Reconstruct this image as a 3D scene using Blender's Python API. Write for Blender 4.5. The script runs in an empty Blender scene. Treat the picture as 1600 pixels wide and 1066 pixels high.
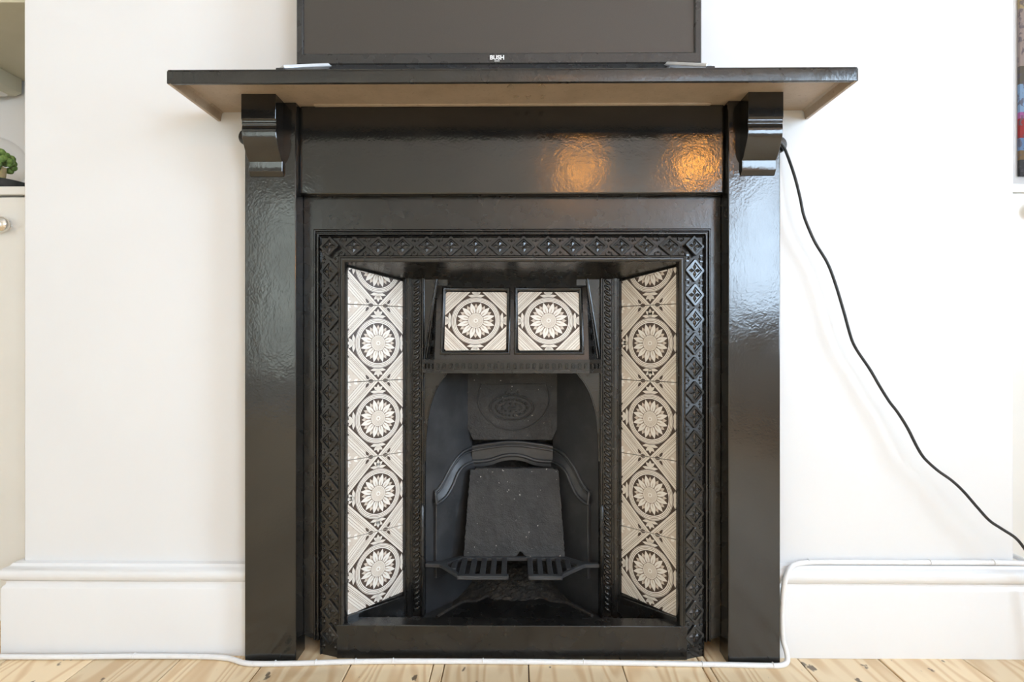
import bpy, bmesh, math, random
from mathutils import Vector, Matrix

random.seed(7)
SC = bpy.context.scene
COL = SC.collection

# ------------------------------------------------------------------ camera
CAMX, CAMZ, FOC = 0.0105, 0.604, 888.9
cam_d = bpy.data.cameras.new('camera')
cam_d.sensor_width = 36.0
cam_d.lens = 20.0
cam_d.shift_y = 2.0 / 1600.0
cam_d.clip_start = 0.02
cam = bpy.data.objects.new('camera', cam_d)
COL.objects.link(cam)
cam.location = (CAMX, 0.0, CAMZ)
cam.rotation_euler = (math.radians(90), 0, math.radians(0.5))
SC.camera = cam

# ------------------------------------------------------------------ world (overcast daylight)
W = bpy.data.worlds.new('overcast_sky')
SC.world = W
W.use_nodes = True
bg = W.node_tree.nodes['Background']
bg.inputs['Color'].default_value = (0.725, 0.92, 1.135, 1)
bg.inputs['Strength'].default_value = 16.8

# ------------------------------------------------------------------ exposure
VS = SC.view_settings
VS.view_transform = 'Standard'
VS.look = 'None'
VS.exposure = 0.0
VS.gamma = 1.0
VS.use_curve_mapping = False

# room size
XL, XR = -2.7, 1.8          # side walls
YW, YA, YR = 1.115, 1.50, -3.3   # chimney breast face, alcove back, rear wall
ZC = 2.65
WINS = ((-3.15, -1.45, 0.78, 1.95), (-0.38, 0.37, 0.62, 1.90))   # window openings in the right wall: y0 y1 z0 z1

# daylight portals filling the two window openings
for WIN in WINS:
    pl = bpy.data.lights.new('window_daylight', 'AREA')
    pl.shape = 'RECTANGLE'
    pl.size = WIN[1] - WIN[0]
    pl.size_y = WIN[3] - WIN[2]
    pl.cycles.is_portal = True
    plo = bpy.data.objects.new('window_daylight', pl)
    COL.objects.link(plo)
    plo.location = (XR + 0.14, (WIN[0] + WIN[1]) / 2, (WIN[2] + WIN[3]) / 2)
    plo.rotation_euler = (math.radians(90), 0, math.radians(90))

# second daylight portal: the glazed door in the rear wall
DOOR = (-2.58, -1.86, 0.0, 2.10)   # x0 x1 z0 z1
pl = bpy.data.lights.new('door_daylight', 'AREA')
pl.shape = 'RECTANGLE'
pl.size = DOOR[1] - DOOR[0]
pl.size_y = DOOR[3] - DOOR[2]
pl.cycles.is_portal = True
plo = bpy.data.objects.new('door_daylight', pl)
COL.objects.link(plo)
plo.location = ((DOOR[0] + DOOR[1]) / 2, YR - 0.14, DOOR[3] / 2)
plo.rotation_euler = (math.radians(90), 0, math.radians(180))

# ------------------------------------------------------------------ materials
MATS = {}

def nd(nt, typ, **kw):
    n = nt.nodes.new(typ)
    for k, v in kw.items():
        setattr(n, k, v)
    return n

def mat(name, col, rough=0.5, metal=0.0, ior=1.5, noise=None, rvar=None, bump=None, bump2=None, spec=0.5, coat=0.0, stretch=None):
    """procedural principled material. noise=(scale, col2, lo, hi): second colour mixed by noise;
    rvar=(scale, r0, r1): roughness varied by noise; bump=(scale, strength, dist)"""
    m = bpy.data.materials.new(name)
    m.use_nodes = True
    nt = m.node_tree
    b = nt.nodes['Principled BSDF']
    b.inputs['Base Color'].default_value = (*col, 1)
    b.inputs['Roughness'].default_value = rough
    b.inputs['Metallic'].default_value = metal
    b.inputs['IOR'].default_value = ior
    b.inputs['Specular IOR Level'].default_value = spec
    b.inputs['Coat Weight'].default_value = coat
    tc = nd(nt, 'ShaderNodeTexCoord')
    src = tc.outputs['Object']
    if stretch:
        mp = nd(nt, 'ShaderNodeMapping')
        mp.inputs['Scale'].default_value = stretch
        nt.links.new(src, mp.inputs['Vector'])
        src = mp.outputs['Vector']

    def noi(scale, detail=4, rgh=0.55):
        n = nd(nt, 'ShaderNodeTexNoise')
        n.inputs['Scale'].default_value = scale
        n.inputs['Detail'].default_value = detail
        n.inputs['Roughness'].default_value = rgh
        nt.links.new(src, n.inputs['Vector'])
        return n.outputs['Fac']

    if noise:
        lst = noise if isinstance(noise, list) else [noise]
        prev = None
        for (sc, c2, lo, hi) in lst:
            mr = nd(nt, 'ShaderNodeMapRange')
            mr.inputs['From Min'].default_value = lo
            mr.inputs['From Max'].default_value = hi
            nt.links.new(noi(sc), mr.inputs['Value'])
            mx = nd(nt, 'ShaderNodeMix', data_type='RGBA')
            nt.links.new(mr.outputs['Result'], mx.inputs['Factor'])
            if prev is None:
                mx.inputs['A'].default_value = (*col, 1)
            else:
                nt.links.new(prev, mx.inputs['A'])
            mx.inputs['B'].default_value = (*c2, 1)
            prev = mx.outputs['Result']
        nt.links.new(prev, b.inputs['Base Color'])
    if rvar:
        mr = nd(nt, 'ShaderNodeMapRange')
        mr.inputs['From Min'].default_value = 0.3
        mr.inputs['From Max'].default_value = 0.7
        mr.inputs['To Min'].default_value = rvar[1]
        mr.inputs['To Max'].default_value = rvar[2]
        nt.links.new(noi(rvar[0], 3), mr.inputs['Value'])
        nt.links.new(mr.outputs['Result'], b.inputs['Roughness'])
    last = None
    for bp in (bump, bump2):
        if bp:
            bn = nd(nt, 'ShaderNodeBump')
            bn.inputs['Strength'].default_value = bp[1]
            bn.inputs['Distance'].default_value = bp[2]
            nt.links.new(noi(bp[0], 3), bn.inputs['Height'])
            if last:
                nt.links.new(last, bn.inputs['Normal'])
            last = bn.outputs['Normal']
    if last:
        nt.links.new(last, b.inputs['Normal'])
    MATS[name] = m
    return m

def emit(name, col, strength):
    m = bpy.data.materials.new(name)
    m.use_nodes = True
    b = m.node_tree.nodes['Principled BSDF']
    b.inputs['Base Color'].default_value = (*col, 1)
    b.inputs['Emission Color'].default_value = (*col, 1)
    b.inputs['Emission Strength'].default_value = strength
    MATS[name] = m
    return m

BLK = (0.011, 0.0105, 0.0095)
mat('gloss_paint', BLK, 0.2, ior=1.68, rvar=(9, 0.07, 0.16), bump=(28, 0.06, 0.006), bump2=(240, 0.14, 0.001),
    noise=[(14, (0.020, 0.018, 0.015), 0.5, 0.75), (420, (0.25, 0.24, 0.22), 0.775, 0.80)])
mat('shelf_paint', (0.013, 0.012, 0.010), 0.3, ior=1.6, rvar=(14, 0.22, 0.40), bump=(45, 0.22, 0.004), bump2=(190, 0.3, 0.0015),
    noise=[(9, (0.030, 0.025, 0.019), 0.45, 0.75)])
mat('insert_paint', (0.0095, 0.009, 0.0083), 0.32, ior=1.6, rvar=(20, 0.18, 0.34), bump=(110, 0.10, 0.002), bump2=(420, 0.12, 0.0006),
    noise=[(25, (0.018, 0.017, 0.015), 0.5, 0.75), (480, (0.3, 0.28, 0.25), 0.775, 0.80)])
mat('firebox_iron', (0.028, 0.0295, 0.032), 0.42, ior=1.55, rvar=(18, 0.30, 0.50), bump=(140, 0.18, 0.002), bump2=(500, 0.2, 0.0006),
    noise=[(22, (0.05, 0.051, 0.053), 0.45, 0.75), (330, (0.35, 0.33, 0.30), 0.765, 0.79)])
mat('underside_paint', (0.47, 0.37, 0.27), 0.45, noise=[(26, (0.40, 0.31, 0.22), 0.4, 0.7), (160, (0.32, 0.24, 0.17), 0.6, 0.75)], bump=(120, 0.15, 0.002))
mat('slab_iron', (0.024, 0.024, 0.024), 0.6, rvar=(30, 0.5, 0.75), bump=(70, 0.7, 0.004), bump2=(360, 0.8, 0.0015),
    noise=[(12, (0.036, 0.035, 0.034), 0.45, 0.7), (150, (0.42, 0.40, 0.36), 0.69, 0.72)])
mat('soot', (0.018, 0.015, 0.012), 0.95, noise=[(60, (0.07, 0.055, 0.04), 0.5, 0.75)], bump=(160, 0.8, 0.004))
mat('white_wall', (0.80, 0.795, 0.79), 0.55, bump=(260, 0.04, 0.001), bump2=(14, 0.03, 0.01), noise=(3, (0.78, 0.775, 0.77), 0.35, 0.7))
mat('cream_wall', (0.82, 0.795, 0.715), 0.7, noise=(2, (0.79, 0.765, 0.685), 0.3, 0.7), bump=(200, 0.04, 0.001))
mat('ceiling_white', (0.82, 0.80, 0.77), 0.8, noise=(4, (0.80, 0.78, 0.75), 0.3, 0.7))
mat('white_gloss', (0.83, 0.825, 0.82), 0.22, rvar=(20, 0.20, 0.26), bump=(90, 0.03, 0.002), noise=(6, (0.815, 0.81, 0.81), 0.3, 0.8))
mat('cabinet_white', (0.80, 0.78, 0.73), 0.35, noise=(5, (0.77, 0.75, 0.70), 0.4, 0.7), bump=(150, 0.03, 0.001))
mat('shelf_beige', (0.62, 0.58, 0.44), 0.6, noise=(8, (0.58, 0.54, 0.40), 0.4, 0.7))
mat('tile_cream', (0.77, 0.715, 0.635), 0.42, noise=[(60, (0.70, 0.63, 0.54), 0.5, 0.8), (14, (0.62, 0.45, 0.26), 0.66, 0.80)], bump=(500, 0.05, 0.0004))
mat('tile_pale', (0.84, 0.80, 0.735), 0.42, noise=[(50, (0.77, 0.70, 0.62), 0.55, 0.8)])
mat('tile_tan', (0.58, 0.485, 0.39), 0.42, noise=(70, (0.50, 0.40, 0.31), 0.45, 0.75))
mat('tile_line', (0.25, 0.185, 0.135), 0.42, noise=(90, (0.34, 0.26, 0.19), 0.4, 0.7))
mat('tile_brown', (0.062, 0.040, 0.028), 0.42, noise=(120, (0.10, 0.065, 0.045), 0.45, 0.7))
mat('grout', (0.035, 0.03, 0.025), 0.9, noise=(200, (0.07, 0.06, 0.05), 0.45, 0.7))
mat('tv_plastic', (0.03, 0.029, 0.028), 0.28, rvar=(30, 0.24, 0.34), noise=(300, (0.04, 0.039, 0.037), 0.4, 0.7))
mat('tv_back', (0.012, 0.012, 0.012), 0.6, noise=(200, (0.018, 0.018, 0.018), 0.4, 0.7))
mat('tv_screen', (0.050, 0.043, 0.037), 0.33, noise=(900, (0.062, 0.054, 0.046), 0.4, 0.65), ior=1.5)
mat('silver_plastic', (0.72, 0.73, 0.75), 0.25, metal=0.35, noise=(80, (0.66, 0.67, 0.69), 0.4, 0.7))
mat('steel', (0.55, 0.56, 0.58), 0.28, metal=1.0, noise=(90, (0.45, 0.46, 0.48), 0.4, 0.7))
mat('chrome', (0.78, 0.76, 0.72), 0.12, metal=1.0, noise=(60, (0.70, 0.68, 0.64), 0.4, 0.7))
mat('white_print', (0.85, 0.85, 0.85), 0.4, noise=(300, (0.8, 0.8, 0.8), 0.4, 0.7))
mat('black_rubber', (0.012, 0.013, 0.014), 0.45, noise=(150, (0.02, 0.02, 0.021), 0.4, 0.7))
mat('white_cable', (0.84, 0.83, 0.82), 0.35, noise=(60, (0.74, 0.72, 0.70), 0.55, 0.8))
mat('dark_gap', (0.02, 0.017, 0.014), 0.9, noise=(40, (0.035, 0.03, 0.024), 0.4, 0.7))
mat('slate', (0.045, 0.047, 0.045), 0.5, noise=(60, (0.07, 0.072, 0.07), 0.4, 0.7))
mat('plant_green', (0.14, 0.26, 0.045), 0.55, noise=(120, (0.28, 0.40, 0.10), 0.4, 0.7), bump=(160, 0.4, 0.003))
mat('plant_stem', (0.62, 0.47, 0.26), 0.6, noise=(90, (0.45, 0.42, 0.14), 0.45, 0.7))
emit('lamp_glow', (1.0, 0.40, 0.06), 60.0)
mat('brass', (0.60, 0.42, 0.18), 0.25, metal=1.0, noise=(60, (0.50, 0.34, 0.14), 0.4, 0.7))

# clear glass (thin, lets light straight through)
def thin_glass(name, refl):
    m = bpy.data.materials.new(name)
    m.use_nodes = True
    nt = m.node_tree
    nt.nodes.clear()
    out = nd(nt, 'ShaderNodeOutputMaterial')
    tr = nd(nt, 'ShaderNodeBsdfTransparent')
    gl = nd(nt, 'ShaderNodeBsdfGlossy')
    gl.inputs['Roughness'].default_value = 0.03
    fr = nd(nt, 'ShaderNodeLayerWeight')
    fr.inputs['Blend'].default_value = 0.5
    pw = nd(nt, 'ShaderNodeMath', operation='POWER')
    pw.inputs[1].default_value = 4.0
    nt.links.new(fr.outputs['Facing'], pw.inputs[0])
    ma = nd(nt, 'ShaderNodeMath', operation='MULTIPLY_ADD')
    ma.inputs[1].default_value = refl
    ma.inputs[2].default_value = 0.02
    nt.links.new(pw.outputs[0], ma.inputs[0])
    mx = nd(nt, 'ShaderNodeMixShader')
    nt.links.new(ma.outputs[0], mx.inputs['Fac'])
    nt.links.new(tr.outputs['BSDF'], mx.inputs[1])
    nt.links.new(gl.outputs['BSDF'], mx.inputs[2])
    nt.links.new(mx.outputs['Shader'], out.inputs['Surface'])
    MATS[name] = m
thin_glass('dome_glass', 0.3)
thin_glass('window_glass', 0.2)
thin_glass('frosted_glass', 0.1)
MATS['frosted_glass'].node_tree.nodes['Transparent BSDF'].inputs['Color'].default_value = (0.50, 0.47, 0.41, 1)

def wood_material():
    m = bpy.data.materials.new('pine_board')
    m.use_nodes = True
    nt = m.node_tree
    b = nt.nodes['Principled BSDF']
    tc = nd(nt, 'ShaderNodeTexCoord')
    oi = nd(nt, 'ShaderNodeObjectInfo')
    sc = nd(nt, 'ShaderNodeVectorMath', operation='SCALE')
    sc.inputs['Scale'].default_value = 23.0
    cmb = nd(nt, 'ShaderNodeCombineXYZ')
    for i in range(3):
        nt.links.new(oi.outputs['Random'], cmb.inputs[i])
    nt.links.new(cmb.outputs['Vector'], sc.inputs[0])
    add = nd(nt, 'ShaderNodeVectorMath', operation='ADD')
    nt.links.new(tc.outputs['Object'], add.inputs[0])
    nt.links.new(sc.outputs['Vector'], add.inputs[1])
    mp = nd(nt, 'ShaderNodeMapping')
    mp.inputs['Scale'].default_value = (9.0, 1.1, 9.0)
    nt.links.new(add.outputs['Vector'], mp.inputs['Vector'])
    n1 = nd(nt, 'ShaderNodeTexNoise')
    n1.inputs['Scale'].default_value = 1.0
    n1.inputs['Detail'].default_value = 2
    nt.links.new(mp.outputs['Vector'], n1.inputs['Vector'])
    # growth rings from the noise field
    mul = nd(nt, 'ShaderNodeMath', operation='MULTIPLY')
    mul.inputs[1].default_value = 95.0
    nt.links.new(n1.outputs['Fac'], mul.inputs[0])
    sn = nd(nt, 'ShaderNodeMath', operation='SINE')
    nt.links.new(mul.outputs[0], sn.inputs[0])
    mr = nd(nt, 'ShaderNodeMapRange')
    mr.inputs['From Min'].default_value = -0.2
    mr.inputs['From Max'].default_value = 1.0
    nt.links.new(sn.outputs[0], mr.inputs['Value'])
    mx = nd(nt, 'ShaderNodeMix', data_type='RGBA')
    mx.inputs['A'].default_value = (0.86, 0.67, 0.43, 1)
    mx.inputs['B'].default_value = (0.64, 0.40, 0.19, 1)
    f = nd(nt, 'ShaderNodeMath', operation='MULTIPLY')
    f.inputs[1].default_value = 0.62
    nt.links.new(mr.outputs['Result'], f.inputs[0])
    nt.links.new(f.outputs[0], mx.inputs['Factor'])
    # board-to-board tone
    hsv = nd(nt, 'ShaderNodeHueSaturation')
    rv = nd(nt, 'ShaderNodeMapRange')
    rv.inputs['To Min'].default_value = 0.88
    rv.inputs['To Max'].default_value = 1.14
    nt.links.new(oi.outputs['Random'], rv.inputs['Value'])
    nt.links.new(rv.outputs['Result'], hsv.inputs['Value'])
    nt.links.new(mx.outputs['Result'], hsv.inputs['Color'])
    # knots
    mp2 = nd(nt, 'ShaderNodeMapping')
    mp2.inputs['Scale'].default_value = (1.0, 0.55, 0.0)
    nt.links.new(add.outputs['Vector'], mp2.inputs['Vector'])
    vo = nd(nt, 'ShaderNodeTexVoronoi')
    vo.inputs['Scale'].default_value = 9.0
    nt.links.new(mp2.outputs['Vector'], vo.inputs['Vector'])
    kr = nd(nt, 'ShaderNodeMapRange')
    kr.inputs['From Min'].default_value = 0.045
    kr.inputs['From Max'].default_value = 0.13
    kr.inputs['To Min'].default_value = 0.75
    kr.inputs['To Max'].default_value = 0.0
    nt.links.new(vo.outputs['Distance'], kr.inputs['Value'])
    mk = nd(nt, 'ShaderNodeMix', data_type='RGBA')
    mk.inputs['B'].default_value = (0.20, 0.09, 0.035, 1)
    nt.links.new(kr.outputs['Result'], mk.inputs['Factor'])
    nt.links.new(hsv.outputs['Color'], mk.inputs['A'])
    # dark nail marks and stains
    n2 = nd(nt, 'ShaderNodeTexNoise')
    n2.inputs['Scale'].default_value = 38.0
    n2.inputs['Detail'].default_value = 3
    mp3 = nd(nt, 'ShaderNodeMapping')
    mp3.inputs['Scale'].default_value = (1.0, 0.6, 1.0)
    nt.links.new(add.outputs['Vector'], mp3.inputs['Vector'])
    nt.links.new(mp3.outputs['Vector'], n2.inputs['Vector'])
    sr = nd(nt, 'ShaderNodeMapRange')
    sr.inputs['From Min'].default_value = 0.68
    sr.inputs['From Max'].default_value = 0.72
    sr.inputs['To Max'].default_value = 0.85
    nt.links.new(n2.outputs['Fac'], sr.inputs['Value'])
    ms = nd(nt, 'ShaderNodeMix', data_type='RGBA')
    ms.inputs['B'].default_value = (0.07, 0.045, 0.03, 1)
    nt.links.new(sr.outputs['Result'], ms.inputs['Factor'])
    nt.links.new(mk.outputs['Result'], ms.inputs['A'])
    nt.links.new(ms.outputs['Result'], b.inputs['Base Color'])
    b.inputs['Roughness'].default_value = 0.42
    bp = nd(nt, 'ShaderNodeBump')
    bp.inputs['Strength'].default_value = 0.12
    bp.inputs['Distance'].default_value = 0.002
    nt.links.new(sn.outputs[0], bp.inputs['Height'])
    nt.links.new(bp.outputs['Normal'], b.inputs['Normal'])
    MATS['pine_board'] = m
wood_material()

def picture_material():
    """a colourful street picture: bands of colour from top to bottom, broken up by noise"""
    m = bpy.data.materials.new('picture_print')
    m.use_nodes = True
    nt = m.node_tree
    b = nt.nodes['Principled BSDF']
    b.inputs['Roughness'].default_value = 0.5
    tc = nd(nt, 'ShaderNodeTexCoord')
    sp = nd(nt, 'ShaderNodeSeparateXYZ')
    nt.links.new(tc.outputs['Object'], sp.inputs[0])
    mr = nd(nt, 'ShaderNodeMapRange')
    mr.inputs['From Min'].default_value = 1.03
    mr.inputs['From Max'].default_value = 1.55
    nt.links.new(sp.outputs['Z'], mr.inputs['Value'])
    rp = nd(nt, 'ShaderNodeValToRGB')
    rp.color_ramp.interpolation = 'CONSTANT'
    el = rp.color_ramp.elements
    cols = [(0.0, (0.16, 0.16, 0.16)), (0.09, (0.55, 0.42, 0.25)), (0.14, (0.45, 0.60, 0.80)), (0.20, (0.72, 0.12, 0.10)),
            (0.30, (0.80, 0.40, 0.70)), (0.33, (0.60, 0.75, 0.92)), (0.47, (0.40, 0.36, 0.30)), (0.56, (0.75, 0.66, 0.62)), (0.85, (0.85, 0.74, 0.52))]
    cols = [(p, tuple(v * v * 0.55 for v in c)) for p, c in cols]
    el[0].position = 0.0
    el[0].color = (*cols[0][1], 1)
    el[1].position = cols[1][0]
    el[1].color = (*cols[1][1], 1)
    for p, c in cols[2:]:
        e = el.new(p)
        e.color = (*c, 1)
    nt.links.new(mr.outputs['Result'], rp.inputs['Fac'])
    n = nd(nt, 'ShaderNodeTexNoise')
    n.inputs['Scale'].default_value = 70
    n.inputs['Detail'].default_value = 3
    nt.links.new(tc.outputs['Object'], n.inputs['Vector'])
    r2 = nd(nt, 'ShaderNodeMapRange')
    r2.inputs['From Min'].default_value = 0.55
    r2.inputs['From Max'].default_value = 0.62
    r2.inputs['To Max'].default_value = 0.8
    nt.links.new(n.outputs['Fac'], r2.inputs['Value'])
    mx = nd(nt, 'ShaderNodeMix', data_type='RGBA')
    mx.inputs['B'].default_value = (0.09, 0.07, 0.09, 1)
    nt.links.new(r2.outputs['Result'], mx.inputs['Factor'])
    nt.links.new(rp.outputs['Color'], mx.inputs['A'])
    nt.links.new(mx.outputs['Result'], b.inputs['Base Color'])
    MATS['picture_print'] = m
picture_material()

# ------------------------------------------------------------------ mesh helpers
class MB:
    def __init__(self):
        self.v, self.f, self.m = [], [], []

    def add(self, vs, fs, mi=0):
        o = len(self.v)
        self.v += [tuple(p) for p in vs]
        self.f += [tuple(i + o for i in f) for f in fs]
        self.m += [mi] * len(fs)
        return self

    def box(self, x0, x1, y0, y1, z0, z1, mi=0):
        vs = [(x, y, z) for z in (z0, z1) for y in (y0, y1) for x in (x0, x1)]
        return self.add(vs, [(0, 2, 3, 1), (4, 5, 7, 6), (0, 1, 5, 4), (2, 6, 7, 3), (0, 4, 6, 2), (1, 3, 7, 5)], mi)

    def prism(self, poly, axis, a, b, mi=0):
        """extrude a 2D polygon: axis 'y' -> poly is (x,z); 'z' -> (x,y); 'x' -> (y,z)"""
        def p3(p, t):
            return {'y': (p[0], t, p[1]), 'z': (p[0], p[1], t), 'x': (t, p[0], p[1])}[axis]
        n = len(poly)
        vs = [p3(p, a) for p in poly] + [p3(p, b) for p in poly]
        fs = [tuple(range(n)), tuple(range(2 * n - 1, n - 1, -1))]
        fs += [(i, i + n, (i + 1) % n + n, (i + 1) % n) for i in range(n)]
        return self.add(vs, fs, mi)

    def tube(self, pts, r, n=10, cap=True, mi=0, closed=False):
        pts = [Vector(p) for p in pts]
        k = len(pts)
        rs = r if isinstance(r, (list, tuple)) else [r] * k
        t0 = (pts[1] - pts[0]).normalized()
        up = Vector((0, 0, 1)) if abs(t0.z) < 0.9 else Vector((1, 0, 0))
        nrm = (up - t0 * up.dot(t0)).normalized()
        vs = []
        for i, p in enumerate(pts):
            if closed:
                t = (pts[(i + 1) % k] - pts[i - 1]).normalized()
            else:
                t = (pts[min(i + 1, k - 1)] - pts[max(i - 1, 0)]).normalized()
            nrm = (nrm - t * nrm.dot(t)).normalized()
            bn = t.cross(nrm)
            for j in range(n):
                a = 2 * math.pi * j / n
                vs.append(p + (nrm * math.cos(a) + bn * math.sin(a)) * rs[i])
        fs = []
        for i in range(k if closed else k - 1):
            i2 = (i + 1) % k
            for j in range(n):
                fs.append((i * n + j, i * n + (j + 1) % n, i2 * n + (j + 1) % n, i2 * n + j))
        if cap and not closed:
            fs.append(tuple(range(n - 1, -1, -1)))
            fs.append(tuple((k - 1) * n + j for j in range(n)))
        return self.add(vs, fs, mi)

    def lathe(self, prof, c, n=24, axis='z', mi=0):
        """prof: (r, h) list; spun about an axis through c"""
        vs, fs = [], []
        k = len(prof)
        for j in range(n):
            a = 2 * math.pi * j / n
            for (r, h) in prof:
                x, y = r * math.cos(a), r * math.sin(a)
                if axis == 'z':
                    vs.append((c[0] + x, c[1] + y, c[2] + h))
                elif axis == 'y':
                    vs.append((c[0] + x, c[1] + h, c[2] + y))
                else:
                    vs.append((c[0] + h, c[1] + x, c[2] + y))
        for j in range(n):
            j2 = (j + 1) % n
            for i in range(k - 1):
                fs.append((j * k + i, j2 * k + i, j2 * k + i + 1, j * k + i + 1))
        return self.add(vs, fs, mi)

    def blob(self, c, r, n=8, m=5, mi=0, rot=None):
        """low ellipsoid; r = (rx, ry, rz)"""
        vs, fs = [], []
        for i in range(m + 1):
            ph = math.pi * i / m
            for j in range(n):
                a = 2 * math.pi * j / n
                p = Vector((r[0] * math.sin(ph) * math.cos(a), r[1] * math.sin(ph) * math.sin(a), r[2] * math.cos(ph)))
                if rot:
                    p = rot @ p
                vs.append(p + Vector(c))
        for i in range(m):
            for j in range(n):
                fs.append((i * n + j, (i + 1) * n + j, (i + 1) * n + (j + 1) % n, i * n + (j + 1) % n))
        return self.add(vs, fs, mi)

    def frame3(self, prof, X0, Z0, zb):
        """three-sided mitred frame (two legs and a head): prof = (outward offset, y)"""
        k = len(prof)
        vs = []
        for (o, y) in prof:
            vs += [(-(X0 + o), y, zb), (-(X0 + o), y, Z0 + o), (X0 + o, y, Z0 + o), (X0 + o, y, zb)]
        fs = []
        for i in range(k - 1):
            for j in range(3):
                fs.append((i * 4 + j, i * 4 + j + 1, (i + 1) * 4 + j + 1, (i + 1) * 4 + j))
        fs.append(tuple(i * 4 for i in range(k)))
        fs.append(tuple(i * 4 + 3 for i in range(k - 1, -1, -1)))
        # close the back
        fs += [((k - 1) * 4 + j, (k - 1) * 4 + j + 1, j + 1, j) for j in range(3)]
        return self.add(vs, fs)

    def xform(self, M, start=0):
        for i in range(start, len(self.v)):
            self.v[i] = tuple(M @ Vector(self.v[i]))
        return self

WORLD = {}

def mesh_of(name, mb, mats, bevel=0.0, seg=2, smooth=35, weld=True):
    me = bpy.data.meshes.new(name)
    me.from_pydata(mb.v, [], mb.f)
    for mm in (mats if isinstance(mats, (list, tuple)) else [mats]):
        me.materials.append(MATS[mm])
    me.polygons.foreach_set('material_index', mb.m)
    bm = bmesh.new()
    bm.from_mesh(me)
    if weld:
        bmesh.ops.remove_doubles(bm, verts=bm.verts, dist=1e-6)
    bmesh.ops.recalc_face_normals(bm, faces=bm.faces)
    if bevel > 0:
        smooth = min(smooth, 21)
        es = [e for e in bm.edges if len(e.link_faces) == 2 and e.calc_face_angle(0) > math.radians(28)]
        bmesh.ops.bevel(bm, geom=es, offset=bevel, segments=seg, affect='EDGES', profile=0.5, clamp_overlap=True)
    bm.to_mesh(me)
    bm.free()
    if smooth:
        me.polygons.foreach_set('use_smooth', [True] * len(me.polygons))
        me.set_sharp_from_angle(angle=math.radians(smooth))
    me.update()
    return me

def link(name, me, parent=None, M=None, label=None):
    o = bpy.data.objects.new(name, me)
    COL.objects.link(o)
    M = M or Matrix.Identity(4)
    WORLD[o.name] = M
    if parent is not None:
        o.parent = parent
        o.matrix_parent_inverse = WORLD[parent.name].inverted()
    o.matrix_basis = M
    if label:
        o['label'] = label
    return o

def part(name, mb, mats, parent, bevel=0.0, seg=2, smooth=35, weld=True, label=None):
    return link(name, mesh_of(name, mb, mats, bevel, seg, smooth, weld), parent, label=label)

def thing(name, label, cat, loc=(0, 0, 0), group=None):
    o = link(name, None, None, Matrix.Translation(loc))
    o.empty_display_size = 0.05
    return tag(o, label, cat, group)

def tag(o, label, cat, group=None, kind=None):
    o['label'] = label
    o['category'] = cat
    if group:
        o['group'] = group
    if kind:
        o['kind'] = kind
    return o

def struct(o, label, cat):
    return tag(o, label, cat, kind='structure')

def at(x, y, Y):
    """real position of a point that lies Y metres in front of the camera"""
    return Vector(((x - 800.0) / FOC * Y, Y, CAMZ + (535.0 - y) / FOC * Y))

def smooth_path(pts, n=6):
    pts = [Vector(p) for p in pts]
    out = []
    for i in range(len(pts) - 1):
        p0 = pts[max(i - 1, 0)]
        p1, p2 = pts[i], pts[i + 1]
        p3 = pts[min(i + 2, len(pts) - 1)]
        for k in range(n):
            t = k / n
            out.append(0.5 * ((2 * p1) + (p2 - p0) * t + (2 * p0 - 5 * p1 + 4 * p2 - p3) * t * t + (3 * p1 - p0 - 3 * p2 + p3) * t ** 3))
    out.append(pts[-1])
    return out

def text_mesh(name, body, size, extrude, matname, offset=0.0):
    cu = bpy.data.curves.new(name, 'FONT')
    cu.body = body
    cu.size = size
    cu.extrude = extrude
    cu.offset = offset
    cu.align_x = 'CENTER'
    cu.align_y = 'CENTER'
    cu.resolution_u = 3
    ob = bpy.data.objects.new(name, cu)
    COL.objects.link(ob)
    bpy.context.view_layer.update()
    me = bpy.data.meshes.new_from_object(ob)
    bpy.data.objects.remove(ob)
    bpy.data.curves.remove(cu)
    me.materials.clear()
    me.materials.append(MATS[matname])
    return me

# ================================================================== THE ROOM
# chimney breast with the fireplace opening
BL, BR = -0.963, 0.9765
o = part('wall_chimney_breast', MB().prism([(BL, 0), (-0.45, 0), (-0.45, 0.9), (0.45, 0.9), (0.45, 0), (BR, 0), (BR, ZC), (BL, ZC)], 'y', YW, YA),
         'white_wall', None, bevel=0.003)
struct(o, 'white painted chimney breast wall behind the black fireplace', 'wall')
o = part('wall_back', MB().box(XL - 0.1, XR + 0.1, YA, YA + 0.1, 0, ZC), 'white_wall', None)
struct(o, 'white back wall of the alcoves beside the chimney breast', 'wall')
o = part('wall_left', MB().box(XL - 0.1, XL, YR, YA, 0, ZC), 'cream_wall', None)
struct(o, 'cream side wall of the room, left of the camera', 'wall')
o = part('wall_rear', MB().box(XL - 0.1, DOOR[0], YR - 0.1, YR, 0, ZC).box(DOOR[1], XR + 0.1, YR - 0.1, YR, 0, ZC).box(DOOR[0], DOOR[1], YR - 0.1, YR, DOOR[3], ZC), 'cream_wall', None)
struct(o, 'cream rear wall of the room, behind the camera', 'wall')
o = part('ceiling', MB().box(XL - 0.1, XR + 0.1, YR - 0.1, YA + 0.1, ZC, ZC + 0.1), 'ceiling_white', None)
struct(o, 'plain white ceiling of the room', 'ceiling')
(ya, yb_, _a, _b), (yc_, yd, _c, _d) = WINS
mb = MB().box(XR, XR + 0.1, YR, ya, 0, ZC).box(XR, XR + 0.1, yb_, yc_, 0, ZC).box(XR, XR + 0.1, yd, YA, 0, ZC)
for (p, q, z0, z1) in WINS:
    mb.box(XR, XR + 0.1, p, q, 0, z0).box(XR, XR + 0.1, p, q, z1, ZC)
o = part('wall_right', mb, 'white_wall', None)
struct(o, 'white side wall holding the windows, right of the camera', 'wall')

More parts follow.
